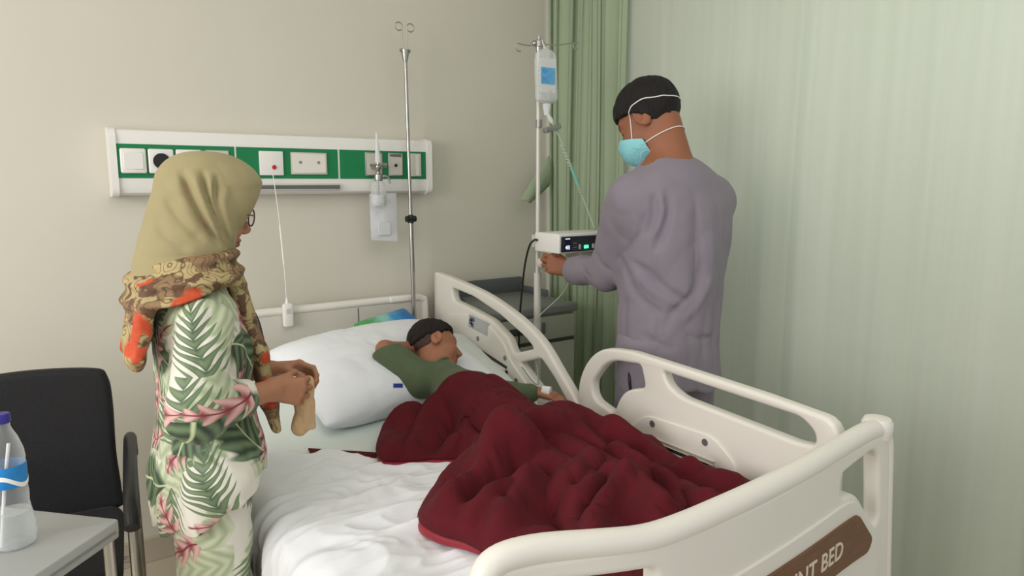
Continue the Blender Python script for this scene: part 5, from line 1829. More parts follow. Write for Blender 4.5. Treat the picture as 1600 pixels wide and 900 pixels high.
def blanket_height(XY):
    X_, Y_ = XY[..., 0], XY[..., 1]
    P = np.stack([X_.ravel(), Y_.ravel(), np.zeros(X_.size)], 1)
    hump = lambda d, H, w: H * np.exp(-(d / w) ** 2.2)
    h = hump(seg_d(XY, [(1.13, 2.0), (1.14, 1.86), (1.15, 1.55)]), 0.135, 0.145)
    h = np.maximum(h, hump(seg_d(XY, [(1.11, 1.6), (1.16, 1.25), (1.19, 0.95)]), 0.065, 0.16))
    h = smax(h.ravel(), hump(seg_d(XY, [(1.03, 1.47), (1.15, 1.49), (1.24, 1.53)]), 0.165, 0.105).ravel(), 0.05).reshape(X_.shape)
    h = smax(h.ravel(), hump(seg_d(XY, [(1.30, 1.52), (1.38, 1.35)]), 0.075, 0.11).ravel(), 0.04).reshape(X_.shape)
    # long creases, valleys and crests
    for pts, H, w in (([(1.0, 1.50), (0.88, 1.41), (0.76, 1.36)], 0.065, 0.040), ([(1.03, 1.40), (0.93, 1.28), (0.80, 1.20)], 0.070, 0.040),
                      ([(1.08, 1.36), (1.00, 1.15), (0.90, 1.02)], 0.065, 0.042), ([(1.15, 1.36), (1.12, 1.12), (1.06, 0.92)], 0.045, 0.034),
                      ([(1.24, 1.42), (1.26, 1.18), (1.22, 0.93)], 0.045, 0.032), ([(1.33, 1.40), (1.38, 1.20), (1.36, 0.95)], 0.035, 0.030),
                      ([(0.97, 1.90), (0.88, 1.78), (0.80, 1.73)], 0.035, 0.030), ([(1.06, 1.76), (0.96, 1.68), (0.90, 1.66)], 0.045, 0.030),
                      ([(1.10, 1.63), (1.02, 1.62), (0.96, 1.61)], 0.04, 0.028), ([(0.80, 1.73), (0.80, 1.70), (0.92, 1.63)], 0.018, 0.03),
                      ([(1.14, 1.95), (1.22, 1.72), (1.30, 1.66)], 0.02, 0.03)):
        h = h + H * np.exp(-(seg_d(XY, pts) / w) ** 1.5)
    for pts, H, w in (([(1.16, 1.38), (1.07, 1.365), (0.99, 1.385)], 0.12, 0.030), ([(0.99, 1.36), (0.87, 1.27)], 0.035, 0.022),
                      ([(1.06, 1.30), (0.98, 1.10)], 0.035, 0.020), ([(1.20, 1.36), (1.19, 1.1)], 0.035, 0.022), ([(1.30, 1.36), (1.31, 1.05)], 0.03, 0.022),
                      ([(1.02, 1.58), (1.12, 1.60), (1.22, 1.64)], 0.045, 0.026), ([(1.02, 1.80), (0.90, 1.70)], 0.03, 0.022)):
        h = h - H * np.exp(-(seg_d(XY, pts) / w) ** 1.6)
    for px, H, w in (([(741, 655), (760, 683), (774, 702)], 0.05, 0.020), ([(735, 765), (790, 742), (850, 735)], 0.05, 0.022), ([(845, 698), (862, 703), (880, 700)], 0.09, 0.030),
                     ([(902, 816), (917, 788), (950, 750)], 0.045, 0.018), ([(955, 690), (945, 731), (902, 755)], 0.04, 0.018), ([(997, 702), (1021, 731), (1045, 774)], 0.035, 0.018),
                     ([(684, 688), (660, 700), (640, 706)], 0.04, 0.016), ([(722, 800), (760, 815), (800, 826)], 0.035, 0.018), ([(870, 770), (880, 810), (860, 850)], 0.035, 0.018), ([(1050, 735), (1075, 765), (1085, 790)], 0.025, 0.016), ([(655, 640), (640, 665), (625, 690)], 0.03, 0.016), ([(700, 640), (720, 670), (700, 700)], 0.035, 0.018)):
        h = h - H * np.exp(-(seg_d(XY, [at(a, b, Z=0.71)[:2] for a, b in px]) / w) ** 1.5)
    for px, H, w in (([(869, 712), (807, 752), (722, 797)], 0.040, 0.022), ([(895, 655), (950, 680), (955, 712)], 0.03, 0.024), ([(930, 800), (960, 770), (1000, 740)], 0.03, 0.018), ([(1000, 760), (1040, 790)], 0.03, 0.018)):
        h = h + H * np.exp(-(seg_d(XY, [at(a, b, Z=0.71)[:2] for a, b in px]) / w) ** 1.5)
    r = creases(P * (1.0, 0.8, 1), 4.6, 3, 1.4).reshape(X_.shape) - 0.4
    r2 = ridged(P * (1.0, 0.7, 1) + 3, 8, 3, 1.6).reshape(X_.shape) - 0.6
    r = 0.55 * r + 0.9 * (ridged(P * (0.9, 0.8, 1) + 12, 4.2, 2, 1.6).reshape(X_.shape) - 0.6)
    h = h * 0.92 + 0.080 * r + 0.030 * r2
    return h


Hh = blanket_height(XY)
eL = np.clip(U / 0.10, 0, 1); eR = np.clip((1 - U) / 0.10, 0, 1); eB = np.clip((1 - W) / 0.06, 0, 1)
fd = np.sqrt(np.clip(eL * (2 - eL), 0, 1)) * (0.55 + 0.45 * np.sqrt(eR)) * (0.3 + 0.7 * eB)
ground = Hm(XY[..., 1]) + 0.034 + 0.020
Z = ground + np.maximum(Hh, 0.004) * fd
# keep clear of the child's shirt and body
flat = np.stack([XY[..., 0].ravel(), XY[..., 1].ravel(), Z.ravel()], 1)
for _ in range(14):
    d = np.minimum(shirt_b(flat), boy_body(flat))
    bad = d < 0.012
    if not bad.any(): break
    flat[bad, 2] += np.maximum(0.012 - d[bad], 0.004)
Zs = flat[:, 2].reshape(Z.shape)
for _ in range(2):
    Zp = np.pad(Zs, 1, mode='edge')
    Zs = np.maximum(Z, (Zp[1:-1, 1:-1] * 4 + Zp[:-2, 1:-1] + Zp[2:, 1:-1] + Zp[1:-1, :-2] + Zp[1:-1, 2:]) / 8)
# sideways bulge so folds lean over
gy, gx = np.gradient(Zs)
Vb = np.stack([XY[..., 0].ravel(), XY[..., 1].ravel(), Zs.ravel()], 1)
wob = (vnoise(Vb * (1, 1, 0), 7) - 0.5) * 0.03 * (fd.ravel())
Vb[:, 0] += wob * np.clip(1 - U.ravel() * 0, 0, 1) * (U.ravel() < 0.93)
blk = thing('blanket', 'crumpled maroon fleece blanket with a crimson hem over the sleeping child', 'blanket', (1.1, 1.35, 0.6))
o = link_mesh('fleece', Vb, grid_faces(NU, NV), M['maroon'], blk)
md = o.modifiers.new('thick', 'SOLIDIFY'); md.thickness = 0.010; md.offset = -1
# satin binding along the open left edge
G = Vb.reshape(NV, NU, 3)
edge = G[:, 0]
def binding(a, b, h0, out):
    V = []
    for k in range(a, b):
        p = edge[k]; q = edge[min(k + 1, NV - 1)] - edge[max(k - 1, 0)]
        t = q / max(np.linalg.norm(q), 1e-9)
        nrm = np.array((t[1], -t[0], 0.0))
        if nrm[0] > 0 and False: nrm = -nrm
        nrm = nrm if nrm @ (p - np.array((1.15, p[1], p[2]))) > 0 else -nrm
        w = math.sin(PI * (k - a) / (b - 1 - a)) ** 0.35
        for j in range(9):
            s = j / 8
            an = -PI * 0.5 + s * PI
            V.append(p + nrm * (out * math.cos(an) * w) + np.array((0, 0, -h0 * 0.5 + 0.003 + h0 * 0.5 * math.sin(an) * w)))
    return np.array(V), grid_faces(9, b - a)
for a, b in ((int(NV * 0.06), int(NV * 0.30)), (int(NV * 0.46), int(NV * 0.72)), (int(NV * 0.80), NV - 2)):
    V, F = binding(a, b, 0.030, 0.012)
    link_mesh('satin_binding', V, F, M['maroonhem'], blk)
# flat tongue of the blanket lying under the white sheet
V = []
for j in range(5):
    for i in range(24):
        s = i / 23
        x = 0.64 + 0.24 * s
        yc = 1.965 - 0.17 * s ** 1.0
        w = 0.012 + 0.028 * s
        y = yc - w + 2 * w * j / 4
        V.append((x, y, float(Hm(y)) + 0.0185 + 0.022 * (j / 4) * 0.1))
o = link_mesh('flat_corner', V, grid_faces(24, 5), M['maroon'], blk)
md = o.modifiers.new('thick', 'SOLIDIFY'); md.thickness = 0.007; md.offset = -1

# ---------------------------------------------------------------- the woman at the bedside
HWm = Frame((0.342, 1.72, 1.352), (0.985, 0.05, -0.16), (0.16, 0, 0.985), 0.91)
rw_, lw_ = np.array(at(424, 609, Y=1.60)), np.array(at(420, 578, Y=1.78))
rcuff, relb, rsh_ = np.array(at(392, 618, Y=1.575)), np.array((0.265, 1.530, 0.945)), np.array((0.295, 1.575, 1.125))
lelb, lsh_ = np.array((0.31, 1.93, 0.93)), np.array((0.31, 1.865, 1.125))
hR = hand_prims(rw_, (0.93, 0.10, -0.25), (0.10, 0.97, -0.15), -1, ((0.75, 0.85, 0.6), (0.65, 0.85, 0.6), (0.60, 0.85, 0.6), (0.60, 0.80, 0.5)), 0.84, thumb=(0.75, 0.35, 0.6), tcurl=0.4, spread=0.12)
hL = hand_prims(lw_, (0.95, -0.20, 0.02), (0.0, -0.55, -0.85), 1, ((0.5, 0.8, 0.6), (0.6, 0.9, 0.6), (0.7, 0.9, 0.6), (0.8, 0.9, 0.5)), 0.86, thumb=(0.75, 0.35, 0.5), tcurl=0.5, spread=0.05)
TW = smooth_table([(1.22, 0.315, 1.72, 0.055, 0.055), (1.185, 0.308, 1.72, 0.075, 0.120), (1.15, 0.305, 1.72, 0.092, 0.155), (1.10, 0.312, 1.72, 0.100, 0.150), (1.03, 0.325, 1.72, 0.108, 0.140),
                   (0.95, 0.320, 1.72, 0.098, 0.132), (0.88, 0.322, 1.72, 0.104, 0.150), (0.82, 0.325, 1.72, 0.118, 0.184), (0.765, 0.318, 1.72, 0.122, 0.200), (0.70, 0.308, 1.72, 0.112, 0.190), (0.60, 0.300, 1.72, 0.100, 0.180)], 5)
LEG = [((0.300, 1.65, 0.80), (0.300, 1.64, 0.45), 0.070, 0.052), ((0.300, 1.64, 0.45), (0.29, 1.64, 0.09), 0.060, 0.040), ((0.305, 1.79, 0.80), (0.325, 1.80, 0.45), 0.070, 0.052), ((0.325, 1.80, 0.45), (0.31, 1.80, 0.09), 0.060, 0.040)]


def woman_body(P):
    d = bounded(lambda X: sd_head(HWm.loc(X)) * HWm.s, P, HWm.o, 0.15)
    d = smin(d, sd_cap(P, (0.325, 1.72, 1.29), (0.315, 1.72, 1.17), 0.048, 0.055), 0.02)
    d = smin(d, sd_ell(P, (0.312, 1.72, 1.03), (0.082, 0.125, 0.17)), 0.03)
    d = smin(d, sd_ell(P, (0.312, 1.72, 0.86), (0.075, 0.110, 0.12)), 0.04)
    for a, b, ra, rb in ((rsh_, relb, 0.040, 0.034), (relb, rw_, 0.034, 0.0235), (lsh_, lelb, 0.040, 0.034), (lelb, lw_, 0.034, 0.0235)):
        d = smin(d, sd_cap(P, a, b, ra, rb), 0.02)
    for a, b, ra, rb in LEG:
        d = smin(d, sd_cap(P, a, b, ra, rb), 0.03)
    for y, x in ((1.64, 0.29), (1.80, 0.31)):
        d = smin(d, sd_cap(P, (x, y, 0.07), (x + 0.12, y, 0.035), 0.035, 0.028), 0.02)
    d = smin(d, bounded(lambda X: sd_prims(X, hR), P, rw_ + (0.06, 0, 0), 0.14), 0.012)
    d = smin(d, bounded(lambda X: sd_prims(X, hL), P, lw_ + (0.06, 0, 0), 0.14), 0.012)
    return d


woman = thing('person', 'standing woman in olive headscarf and leaf print suit, holding tan paper beside the bed', 'person', (0.31, 1.72, 0))
person_body('body', woman_body, (0.15, 1.50, 0.0), (0.66, 2.02, 1.50), 0.0042, HWm, 'skinw', woman)
for y, x in ((1.64, 0.29), (1.80, 0.31)):
    fs = lambda P: smin(sd_cap(P, (x, y, 0.050), (x + 0.125, y, 0.040), 0.040, 0.036), sd_ell(P, (x + 0.03, y, 0.045), (0.07, 0.036, 0.038)), 0.02)
    fs2 = lambda P: smax(fs(P), 0.003 - P[:, 2], 0.004)
    V, F = mesh_sdf(fs2, (x - 0.07, y - 0.07, -0.01), (x + 0.19, y + 0.07, 0.12), 0.006, 1)
    link_mesh('shoe', V, F, M['shoe'], woman)


def tunic(P):
    d = sd_loft(P, TW)
    hem = np.clip((0.84 - P[:, 2]) / 0.15, 0, 1)
    d = smax(d, 0.752 - 0.50 * np.clip(0.42 - P[:, 0], 0, 1) - P[:, 2], 0.006)
    s = smin(sd_cap(P, rsh_, relb, 0.058, 0.060), sd_cap(P, relb, rcuff, 0.060, 0.042), 0.03)
    s = smax(s, (P - rcuff) @ ((rcuff - relb) / np.linalg.norm(rcuff - relb)) - 0.004, 0.008)
    lcuff = lelb + (lw_ - lelb) * 0.72
    t = smin(sd_cap(P, lsh_, lelb, 0.056, 0.052), sd_cap(P, lelb, lcuff, 0.052, 0.039), 0.03)
    t = smax(t, (P - lcuff) @ ((lcuff - lelb) / np.linalg.norm(lcuff - lelb)) - 0.004, 0.008)
    d = smin(d, s, 0.018); d = smin(d, t, 0.018)
    ang = np.arctan2(P[:, 1] - 1.72, P[:, 0] - 0.31)
    d = d - 0.006 * hem * np.sin(ang * 9)
    d = d - 0.028 * (creases(P * (1, 1, 0.75), 7, 3, 1.0) - 0.4)
    # neck hole
    return smax(d, -sd_cap(P, (0.317, 1.72, 1.15), (0.325, 1.72, 1.30), 0.050, 0.056), 0.006)


def wrap_uv(V, cx, cy, R):
    a = np.arctan2(V[:, 0] - cx, -(V[:, 1] - cy))
    return np.stack([a * R, V[:, 2]], 1)


def fix_seam(o, R):
    """keep the texture from smearing on the hidden back seam"""
    l = o.data.uv_layers['UVMap'].data
    uv = np.empty(len(l) * 2, dtype=np.float32); l.foreach_get('uv', uv); uv = uv.reshape(-1, 4, 2)
    w = 2 * PI * R
    m = (uv[..., 0].max(1) - uv[..., 0].min(1)) > w / 2
    u = uv[m, :, 0]; u[u < 0] += w; uv[m, :, 0] = u
    l.foreach_set('uv', uv.ravel())


V, F = mesh_sdf(tunic, (0.13, 1.42, 0.58), (0.50, 2.03, 1.25), 0.0048)
V, F = drop_small(V, F, 1)
o = link_mesh('tunic', V, F, M['tropical'], woman, uv=wrap_uv(V, 0.31, 1.72, 0.16)); fix_seam(o, 0.16)


def trousers(P):
    d = sd_cap(P, (0.305, 1.645, 0.80), (0.305, 1.635, 0.48), 0.088, 0.080)
    d = smin(d, sd_cap(P, (0.300, 1.635, 0.48), (0.29, 1.635, 0.12), 0.082, 0.075), 0.02)
    e = sd_cap(P, (0.309, 1.795, 0.80), (0.325, 1.80, 0.48), 0.088, 0.080)
    e = smin(e, sd_cap(P, (0.325, 1.80, 0.48), (0.315, 1.80, 0.12), 0.082, 0.075), 0.02)
    d = smin(d, e, 0.05)
    d = smax(d, 0.075 - P[:, 2], 0.01)
    d = smax(d, P[:, 2] - 0.83, 0.01)
    return d - 0.030 * (creases(P * (1, 1, 0.6) + 5, 6, 3, 1.2) - 0.4)


V, F = mesh_sdf(trousers, (0.13, 1.48, 0.05), (0.48, 1.96, 0.86), 0.0055)
V, F = drop_small(V, F, 1)
o = link_mesh('trousers', V, F, M['tropical'], woman, uv=wrap_uv(V, 0.31, 1.72, 0.16) + (0.37, 0.13)); fix_seam(o, 0.16)

HT = smooth_table([(1.492, 0.345, 1.72, 0.020, 0.018), (1.486, 0.346, 1.72, 0.050, 0.042), (1.468, 0.350, 1.72, 0.082, 0.064), (1.44, 0.355, 1.72, 0.108, 0.080), (1.41, 0.357, 1.72, 0.118, 0.088), (1.37, 0.343, 1.72, 0.115, 0.092),
                   (1.33, 0.325, 1.72, 0.108, 0.094), (1.29, 0.305, 1.72, 0.104, 0.098), (1.25, 0.292, 1.72, 0.102, 0.102), (1.21, 0.280, 1.72, 0.095, 0.10), (1.17, 0.27, 1.72, 0.08, 0.08)], 5)


def on_plane(L, Y): return [at(a, b, Y=Y) for a, b in L]


HL = Lines()
for px, dep, w in (([(288, 262), (297, 300), (318, 345), (346, 388)], 0.015, 0.0075), ([(318, 262), (322, 300), (340, 350), (358, 388)], 0.014, 0.006), ([(340, 270), (336, 310), (350, 355), (366, 388)], 0.013, 0.006),
                   ([(262, 300), (282, 340), (318, 380)], 0.006, 0.010), ([(245, 330), (262, 370), (300, 392)], 0.005, 0.010)):
    HL.add([(a, b + (-0.0 if True else 0), c) for a, b, c in on_plane(px, 1.632)], dep, w)
HC = Lines()
for px, dep, w in (([(302, 262), (310, 300), (330, 348), (352, 388)], 0.008, 0.009), ([(330, 266), (330, 305), (346, 352), (362, 388)], 0.008, 0.008), ([(358, 280), (350, 320), (362, 360), (374, 388)], 0.005, 0.009), ([(275, 280), (286, 320), (310, 365)], 0.005, 0.014)):
    HC.add(on_plane(px, 1.632), dep, w)


def flatY(P):
    Q = P.copy(); Q[:, 1] = 1.632; return Q


def hijab(P):
    d = sd_loft(P, HT)
    # soft folds that sweep from the crown and gather under the chin
    rx, rz = P[:, 0] - 0.405, P[:, 2] - 1.235
    phi = np.arctan2(rz, -rx)
    rr = np.hypot(rx, rz)
    wv = np.abs(np.sin(phi * 5.0 + 1.4 + 2.0 * rr + 0.8 * vnoise(P, 9))) ** 0.7
    amp = 0.006 * np.clip(rr / 0.05, 0, 1) * np.clip((0.26 - rr) / 0.10, 0, 1)
    d = d - amp * (wv - 0.6)
    d = d - 0.006 * (creases(P, 9, 2) - 0.4)
    nearside = np.clip((1.70 - P[:, 1]) / 0.04, 0, 1)
    d = d + (HL(flatY(P)) - HC(flatY(P))) * nearside
    op = sd_ell(P, (0.475, 1.72, 1.325), (0.082, 0.060, 0.092))
    return smax(d, -op, 0.008)


V, F = mesh_sdf(hijab, (0.13, 1.56, 1.14), (0.50, 1.88, 1.51), 0.0045)
V, F = drop_small(V, F, 1)
hj = link_mesh('headscarf', V, F, M['hijab'], woman)


SC = smooth_table([(1.275, 0.325, 1.72, 0.075, 0.080), (1.258, 0.302, 1.72, 0.104, 0.108), (1.235, 0.298, 1.72, 0.115, 0.128), (1.205, 0.292, 1.72, 0.120, 0.150), (1.175, 0.286, 1.72, 0.122, 0.168), (1.15, 0.276, 1.72, 0.118, 0.175), (1.12, 0.262, 1.72, 0.108, 0.172)], 5)


def scarf(P):
    # wrapped collar that rides lower behind than in front
    tilt = 0.12 * (P[:, 0] - 0.30)
    Q = P.copy(); Q[:, 2] = P[:, 2] - np.clip(tilt, -0.05, 0.04)
    d = sd_loft(Q, SC)
    d = d - 0.007 * np.sin(Q[:, 2] * 150 + 10 * (P[:, 0] - 0.3) + 3 * vnoise(P, 12)) - 0.012 * (creases(P, 10, 2) - 0.4)
    low = 1.168 + 0.025 * np.clip((P[:, 0] - 0.24) / 0.1, -1.2, 1) - 0.05 * (np.abs(P[:, 1] - 1.72) > 10)
    d = smax(d, low - P[:, 2], 0.012)
    # tail down the back
    R1 = np.array(Matrix.Rotation(0.24, 3, 'Y')).T
    t = sd_rbox(P, (0.192, 1.685, 1.125), (0.017, 0.085, 0.085), 0.012, R1)
    t = smin(t, sd_cap(P, (0.180, 1.66, 1.10), (0.176, 1.645, 1.035), 0.028, 0.010), 0.03)
    t = t - 0.024 * (creases(P * (1, 1.3, 0.5), 12, 2) - 0.4)
    d = smin(d, t, 0.025)
    # two tails down the front
    f1 = sd_cap(P * (1, 0.5, 1), (0.392, 1.69 * 0.5, 1.19), (0.438, 1.69 * 0.5, 1.02), 0.022, 0.020)
    f1 = smin(f1, sd_cap(P * (1, 0.5, 1), (0.438, 1.69 * 0.5, 1.02), (0.452, 1.68 * 0.5, 0.90), 0.020, 0.018), 0.02)
    f1 = smin(f1, sd_cap(P * (1, 0.5, 1), (0.452, 1.68 * 0.5, 0.90), (0.462, 1.67 * 0.5, 0.835), 0.020, 0.012), 0.02)
    f1 = f1 - 0.010 * (creases(P * (1, 1.6, 0.5), 15, 2) - 0.4)
    d = smin(d, f1, 0.02)
    return d


V, F = mesh_sdf(scarf, (0.10, 1.48, 0.80), (0.52, 1.96, 1.30), 0.0048)
V, F = drop_small(V, F, 1)
link_mesh('printed_scarf', V, F, M['scarf'], woman)

# spectacles
gl = MB()
for sy in (-1, 1):
    ring = [tuple(HWm.w((0.107 + 0.004 * math.cos(w) * 0, sy * (0.034 + 0.023 * math.cos(w)), 0.004 + 0.021 * math.sin(w) - 0.002 * abs(math.cos(w))))) for w in np.linspace(0, 2 * PI, 28, endpoint=False)]
    gl.tube(ring, 0.0018, 8, closed=True)
    gl.tube([tuple(HWm.w(q)) for q in ((0.107, sy * 0.056, 0.010), (0.098, sy * 0.070, 0.010), (0.02, sy * 0.079, 0.008))], 0.0018, 8)
gl.tube([tuple(HWm.w(q)) for q in ((0.107, -0.012, 0.008), (0.112, 0, 0.012), (0.107, 0.012, 0.008))], 0.0016, 8)
sp = gl.build('spectacle_frame', M['amber'], woman)
for sy in (-1, 1):
    c = [tuple(HWm.w((0.107, sy * (0.034 + 0.022 * math.cos(w)), 0.004 + 0.020 * math.sin(w)))) for w in np.linspace(0, 2 * PI, 24, endpoint=False)]
    c2 = [tuple(np.array(q) + HWm.R[0] * 0.001) for q in c]
    MB().add(c + c2, [list(range(24)), [24 + i for i in range(24)][::-1]] + [[i, (i + 1) % 24, 24 + (i + 1) % 24, 24 + i] for i in range(24)]).build('lens', M['glass'], sp)

# crumpled paper in her hands
pa, pb = np.array(at(480, 600, Y=1.665)), np.array(at(471, 681, Y=1.665))


def paper(P):
    d = sd_cap(P * (1, 1, 1), pa, pb + (0, 0, 0.02), 0.020, 0.019)
    d = smin(d, sd_rbox(P, (pa + pb) / 2 + (0.0, 0, -0.012), (0.026, 0.012, 0.040), 0.008), 0.01)
    return smax(d - 0.014 * (creases(P * (1, 1, 0.6), 22, 2) - 0.4), pb[2] - P[:, 2], 0.004)


V, F = mesh_sdf(paper, np.minimum(pa, pb) - 0.07, np.maximum(pa, pb) + 0.07, 0.0035, 1)
V, F = drop_small(V, F, 1)
tag(link_mesh('paper_wrapper', V, F, M['paper']), 'crumpled tan paper held in the woman\'s hands over the bed', 'paper')

# charger cable and black plug behind her, resting on the mattress
pc = np.array(at(424, 556, Y=2.52))
cable = [tuple(np.array(at(296, 256, Y=2.727))), tuple(np.array(at(297, 262, Y=2.70))), (0.57, 2.69, 1.40), (0.575, 2.69, 1.28), at(358, 440, Y=2.68), at(385, 470, Y=2.64), at(402, 497, Y=2.60), at(410, 525, Y=2.56), tuple(pc + (-0.018, 0.01, 0.035)), tuple(pc + (-0.01, 0, 0.005))]
cg = thing('charger_cable', 'black power cord with a plug adapter hanging down to the mattress behind the woman', 'cable', tuple(pc))
MB().tube(catmull(cable, 8), 0.0042, 10).build('cord', M['black'], cg)
MB().box((pc[0] - 0.028, 2.49, pc[2] - 0.022), (pc[0] + 0.034, 2.55, pc[2] + 0.016), 0.009, 3).build('adapter', M['black'], cg)

# ---------------------------------------------------------------- the man at the drip stand
HMn = Frame((1.755, 1.725, 1.622), (-0.36, 0.74, -0.57), (-0.1, 0.50, 0.86), 1.03)
LS, LE, LWm = np.array((1.630, 1.665, 1.365)), np.array((1.668, 1.820, 1.112)), np.array(at(890, 422, Y=2.03))
RS, RE, RWm = np.array((1.995, 1.655, 1.36)), np.array((2.02, 1.86, 1.15)), np.array((1.925, 2.035, 1.245))
kv = np.array(at(856, 402, Y=QY - 0.045))
hML = hand_prims(LWm, (-0.62, 0.70, 0.25), (0.60, 0.62, -0.10), 1, ((0.6, 0.9, 0.7), (0.7, 0.95, 0.7), (0.8, 1.0, 0.7), (0.9, 1.0, 0.7)), 0.92, thumb=(0.85, 0.45, 0.2), tcurl=0.3)
hMR = hand_prims(RWm, (-0.75, 0.55, 0.02), (-0.05, 0.0, -1.0), -1, ((0.25, 0.3, 0.3),) * 4, 0.92, thumb=(0.8, 0.5, 0.2), tcurl=0.2)
TM = smooth_table([(1.512, 1.785, 1.655, 0.070, 0.062), (1.482, 1.790, 1.645, 0.118, 0.090), (1.445, 1.792, 1.635, 0.168, 0.108), (1.40, 1.792, 1.628, 0.200, 0.122), (1.34, 1.796, 1.620, 0.210, 0.134), (1.24, 1.790, 1.615, 0.200, 0.142),
                   (1.12, 1.778, 1.615, 0.186, 0.142), (1.0, 1.770, 1.615, 0.184, 0.145), (0.88, 1.768, 1.615, 0.190, 0.150), (0.745, 1.768, 1.615, 0.196, 0.156)], 5)


def man_body(P):
    d = bounded(lambda X: sd_head(HMn.loc(X)) * HMn.s, P, HMn.o, 0.16)
    d = smin(d, sd_cap(P, HMn.w((-0.035, 0, -0.045)), (1.785, 1.640, 1.465), 0.060, 0.074), 0.03)
    d = smin(d, sd_cap(P, (1.70, 1.65, 1.445), (1.87, 1.64, 1.44), 0.048, 0.048), 0.05)
    d = smin(d, sd_ell(P, (1.77, 1.63, 1.27), (0.165, 0.105, 0.22)), 0.04)
    d = smin(d, sd_ell(P, (1.77, 1.62, 0.98), (0.150, 0.105, 0.17)), 0.05)
    for a, b, ra, rb in ((LS, LE, 0.050, 0.042), (LE, LWm, 0.042, 0.029), (RS, RE, 0.050, 0.042), (RE, RWm, 0.042, 0.029)):
        d = smin(d, sd_cap(P, a, b, ra, rb), 0.03)
    for x in (1.68, 1.86):
        d = smin(d, sd_cap(P, (x, 1.61, 0.90), (x, 1.62, 0.48), 0.085, 0.058), 0.03)
        d = smin(d, sd_cap(P, (x, 1.62, 0.48), (x, 1.60, 0.09), 0.056, 0.038), 0.02)
        d = smin(d, sd_cap(P, (x, 1.60, 0.07), (x, 1.75, 0.035), 0.036, 0.028), 0.02)
    d = smin(d, bounded(lambda X: sd_prims(X, hML), P, LWm + (-0.03, 0.05, 0), 0.15), 0.012)
    d = smin(d, bounded(lambda X: sd_prims(X, hMR), P, RWm + (-0.05, 0.03, 0), 0.15), 0.012)
    return d


man = thing('person', 'standing man in grey scrubs and a face mask adjusting the infusion pump', 'person', (1.77, 1.62, 0))
person_body('body', man_body, (1.45, 1.44, 0.0), (2.14, 2.30, 1.80), 0.0048, HMn, 'skinm', man)
zm = lambda x, y: np.where(x > 0.0, 0.022 + x * 0.45 + 0.035 * np.exp(-((x - 0.05) / 0.02) ** 2) * 0, 0.022 + x * 1.55)
hf = hair_fn(HMn, 0.015, zm, 8.0, 0.007, 0.005)
V, F = mesh_sdf(hf, HMn.o - 0.16, HMn.o + 0.16, 0.0045)
link_mesh('hair', V, F, M['hair'], man)


SL = None


def scrubs(P):
    d = sd_loft(P, TM, 0.0, 2.2)
    s = smin(sd_cap(P, LS, LE, 0.082, 0.066), sd_cap(P, LE, LE + (LWm - LE) * 0.90, 0.066, 0.047), 0.03)
    cu = LE + (LWm - LE) * 0.86
    s = smax(s, (P - cu) @ ((LWm - LE) / np.linalg.norm(LWm - LE)), 0.006)
    t = smin(sd_cap(P, RS, RE, 0.080, 0.066), sd_cap(P, RE, RE + (RWm - RE) * 0.85, 0.066, 0.047), 0.03)
    cu2 = RE + (RWm - RE) * 0.82
    t = smax(t, (P - cu2) @ ((RWm - RE) / np.linalg.norm(RWm - RE)), 0.006)
    d = smin(d, s, 0.040); d = smin(d, t, 0.075)
    cr = creases(P * (1, 1, 0.8) + 2.2, 5.0, 2, 1.2) - 0.4
    d = d - 0.026 * cr * np.clip((1.46 - P[:, 2]) / 0.15, 0.15, 1)
    d = d - 0.022 * (creases(P * (1, 1, 0.22) + 6.6, 8.0, 2, 0.8) - 0.4) * np.clip((1.42 - P[:, 2]) / 0.12, 0, 1)
    # neck opening
    d = smax(d, -sd_cap(P, (1.785, 1.650, 1.455), (1.762, 1.69, 1.58), 0.076, 0.082), 0.006)
    if SL is not None: d = d + SL(P)
    return d


_SL = Lines()
for px, dep, w in (([(1040, 295), (1046, 330), (1036, 365), (1022, 395)], 0.010, 0.012), ([(1021, 300), (1022, 335), (1008, 372)], 0.009, 0.011), ([(1031, 298), (1034, 335), (1022, 372)], -0.008, 0.010),
                   ([(985, 405), (1010, 425), (1045, 455), (1075, 472)], 0.010, 0.012), ([(990, 425), (1020, 455), (1060, 480)], -0.007, 0.013), ([(980, 430), (1000, 465), (1040, 495)], 0.008, 0.012),
                   ([(1100, 400), (1085, 450), (1050, 490), (1040, 520)], 0.009, 0.014), ([(1112, 430), (1095, 470), (1062, 505)], -0.007, 0.014), ([(1085, 300), (1090, 350), (1095, 410), (1090, 470)], 0.004, 0.010),
                   ([(978, 460), (976, 500), (978, 550)], 0.007, 0.010), ([(970, 455), (966, 500), (967, 550)], -0.005, 0.009), ([(962, 400), (975, 415), (985, 440)], 0.012, 0.012),
                   ([(905, 408), (912, 422), (925, 436)], 0.009, 0.008), ([(930, 392), (938, 410), (955, 425)], 0.008, 0.010), ([(1010, 330), (1000, 365), (975, 400)], 0.006, 0.012), ([(1070, 520), (1090, 530), (1115, 525)], 0.006, 0.012), ([(1000, 520), (1030, 540), (1060, 545)], 0.006, 0.014)):
    pts = [ray_hit(scrubs, a, b, 1.6, 3.0) for a, b in px]
    pts = [p for p in pts if p is not None]
    if len(pts) > 1: _SL.add(pts, dep, w)
SL = _SL
V, F = mesh_sdf(scrubs, (1.44, 1.40, 0.70), (2.16, 2.12, 1.55), 0.0062)
V, F = drop_small(V, F, 1)
link_mesh('scrub_top', V, F, M['scrub'], man)


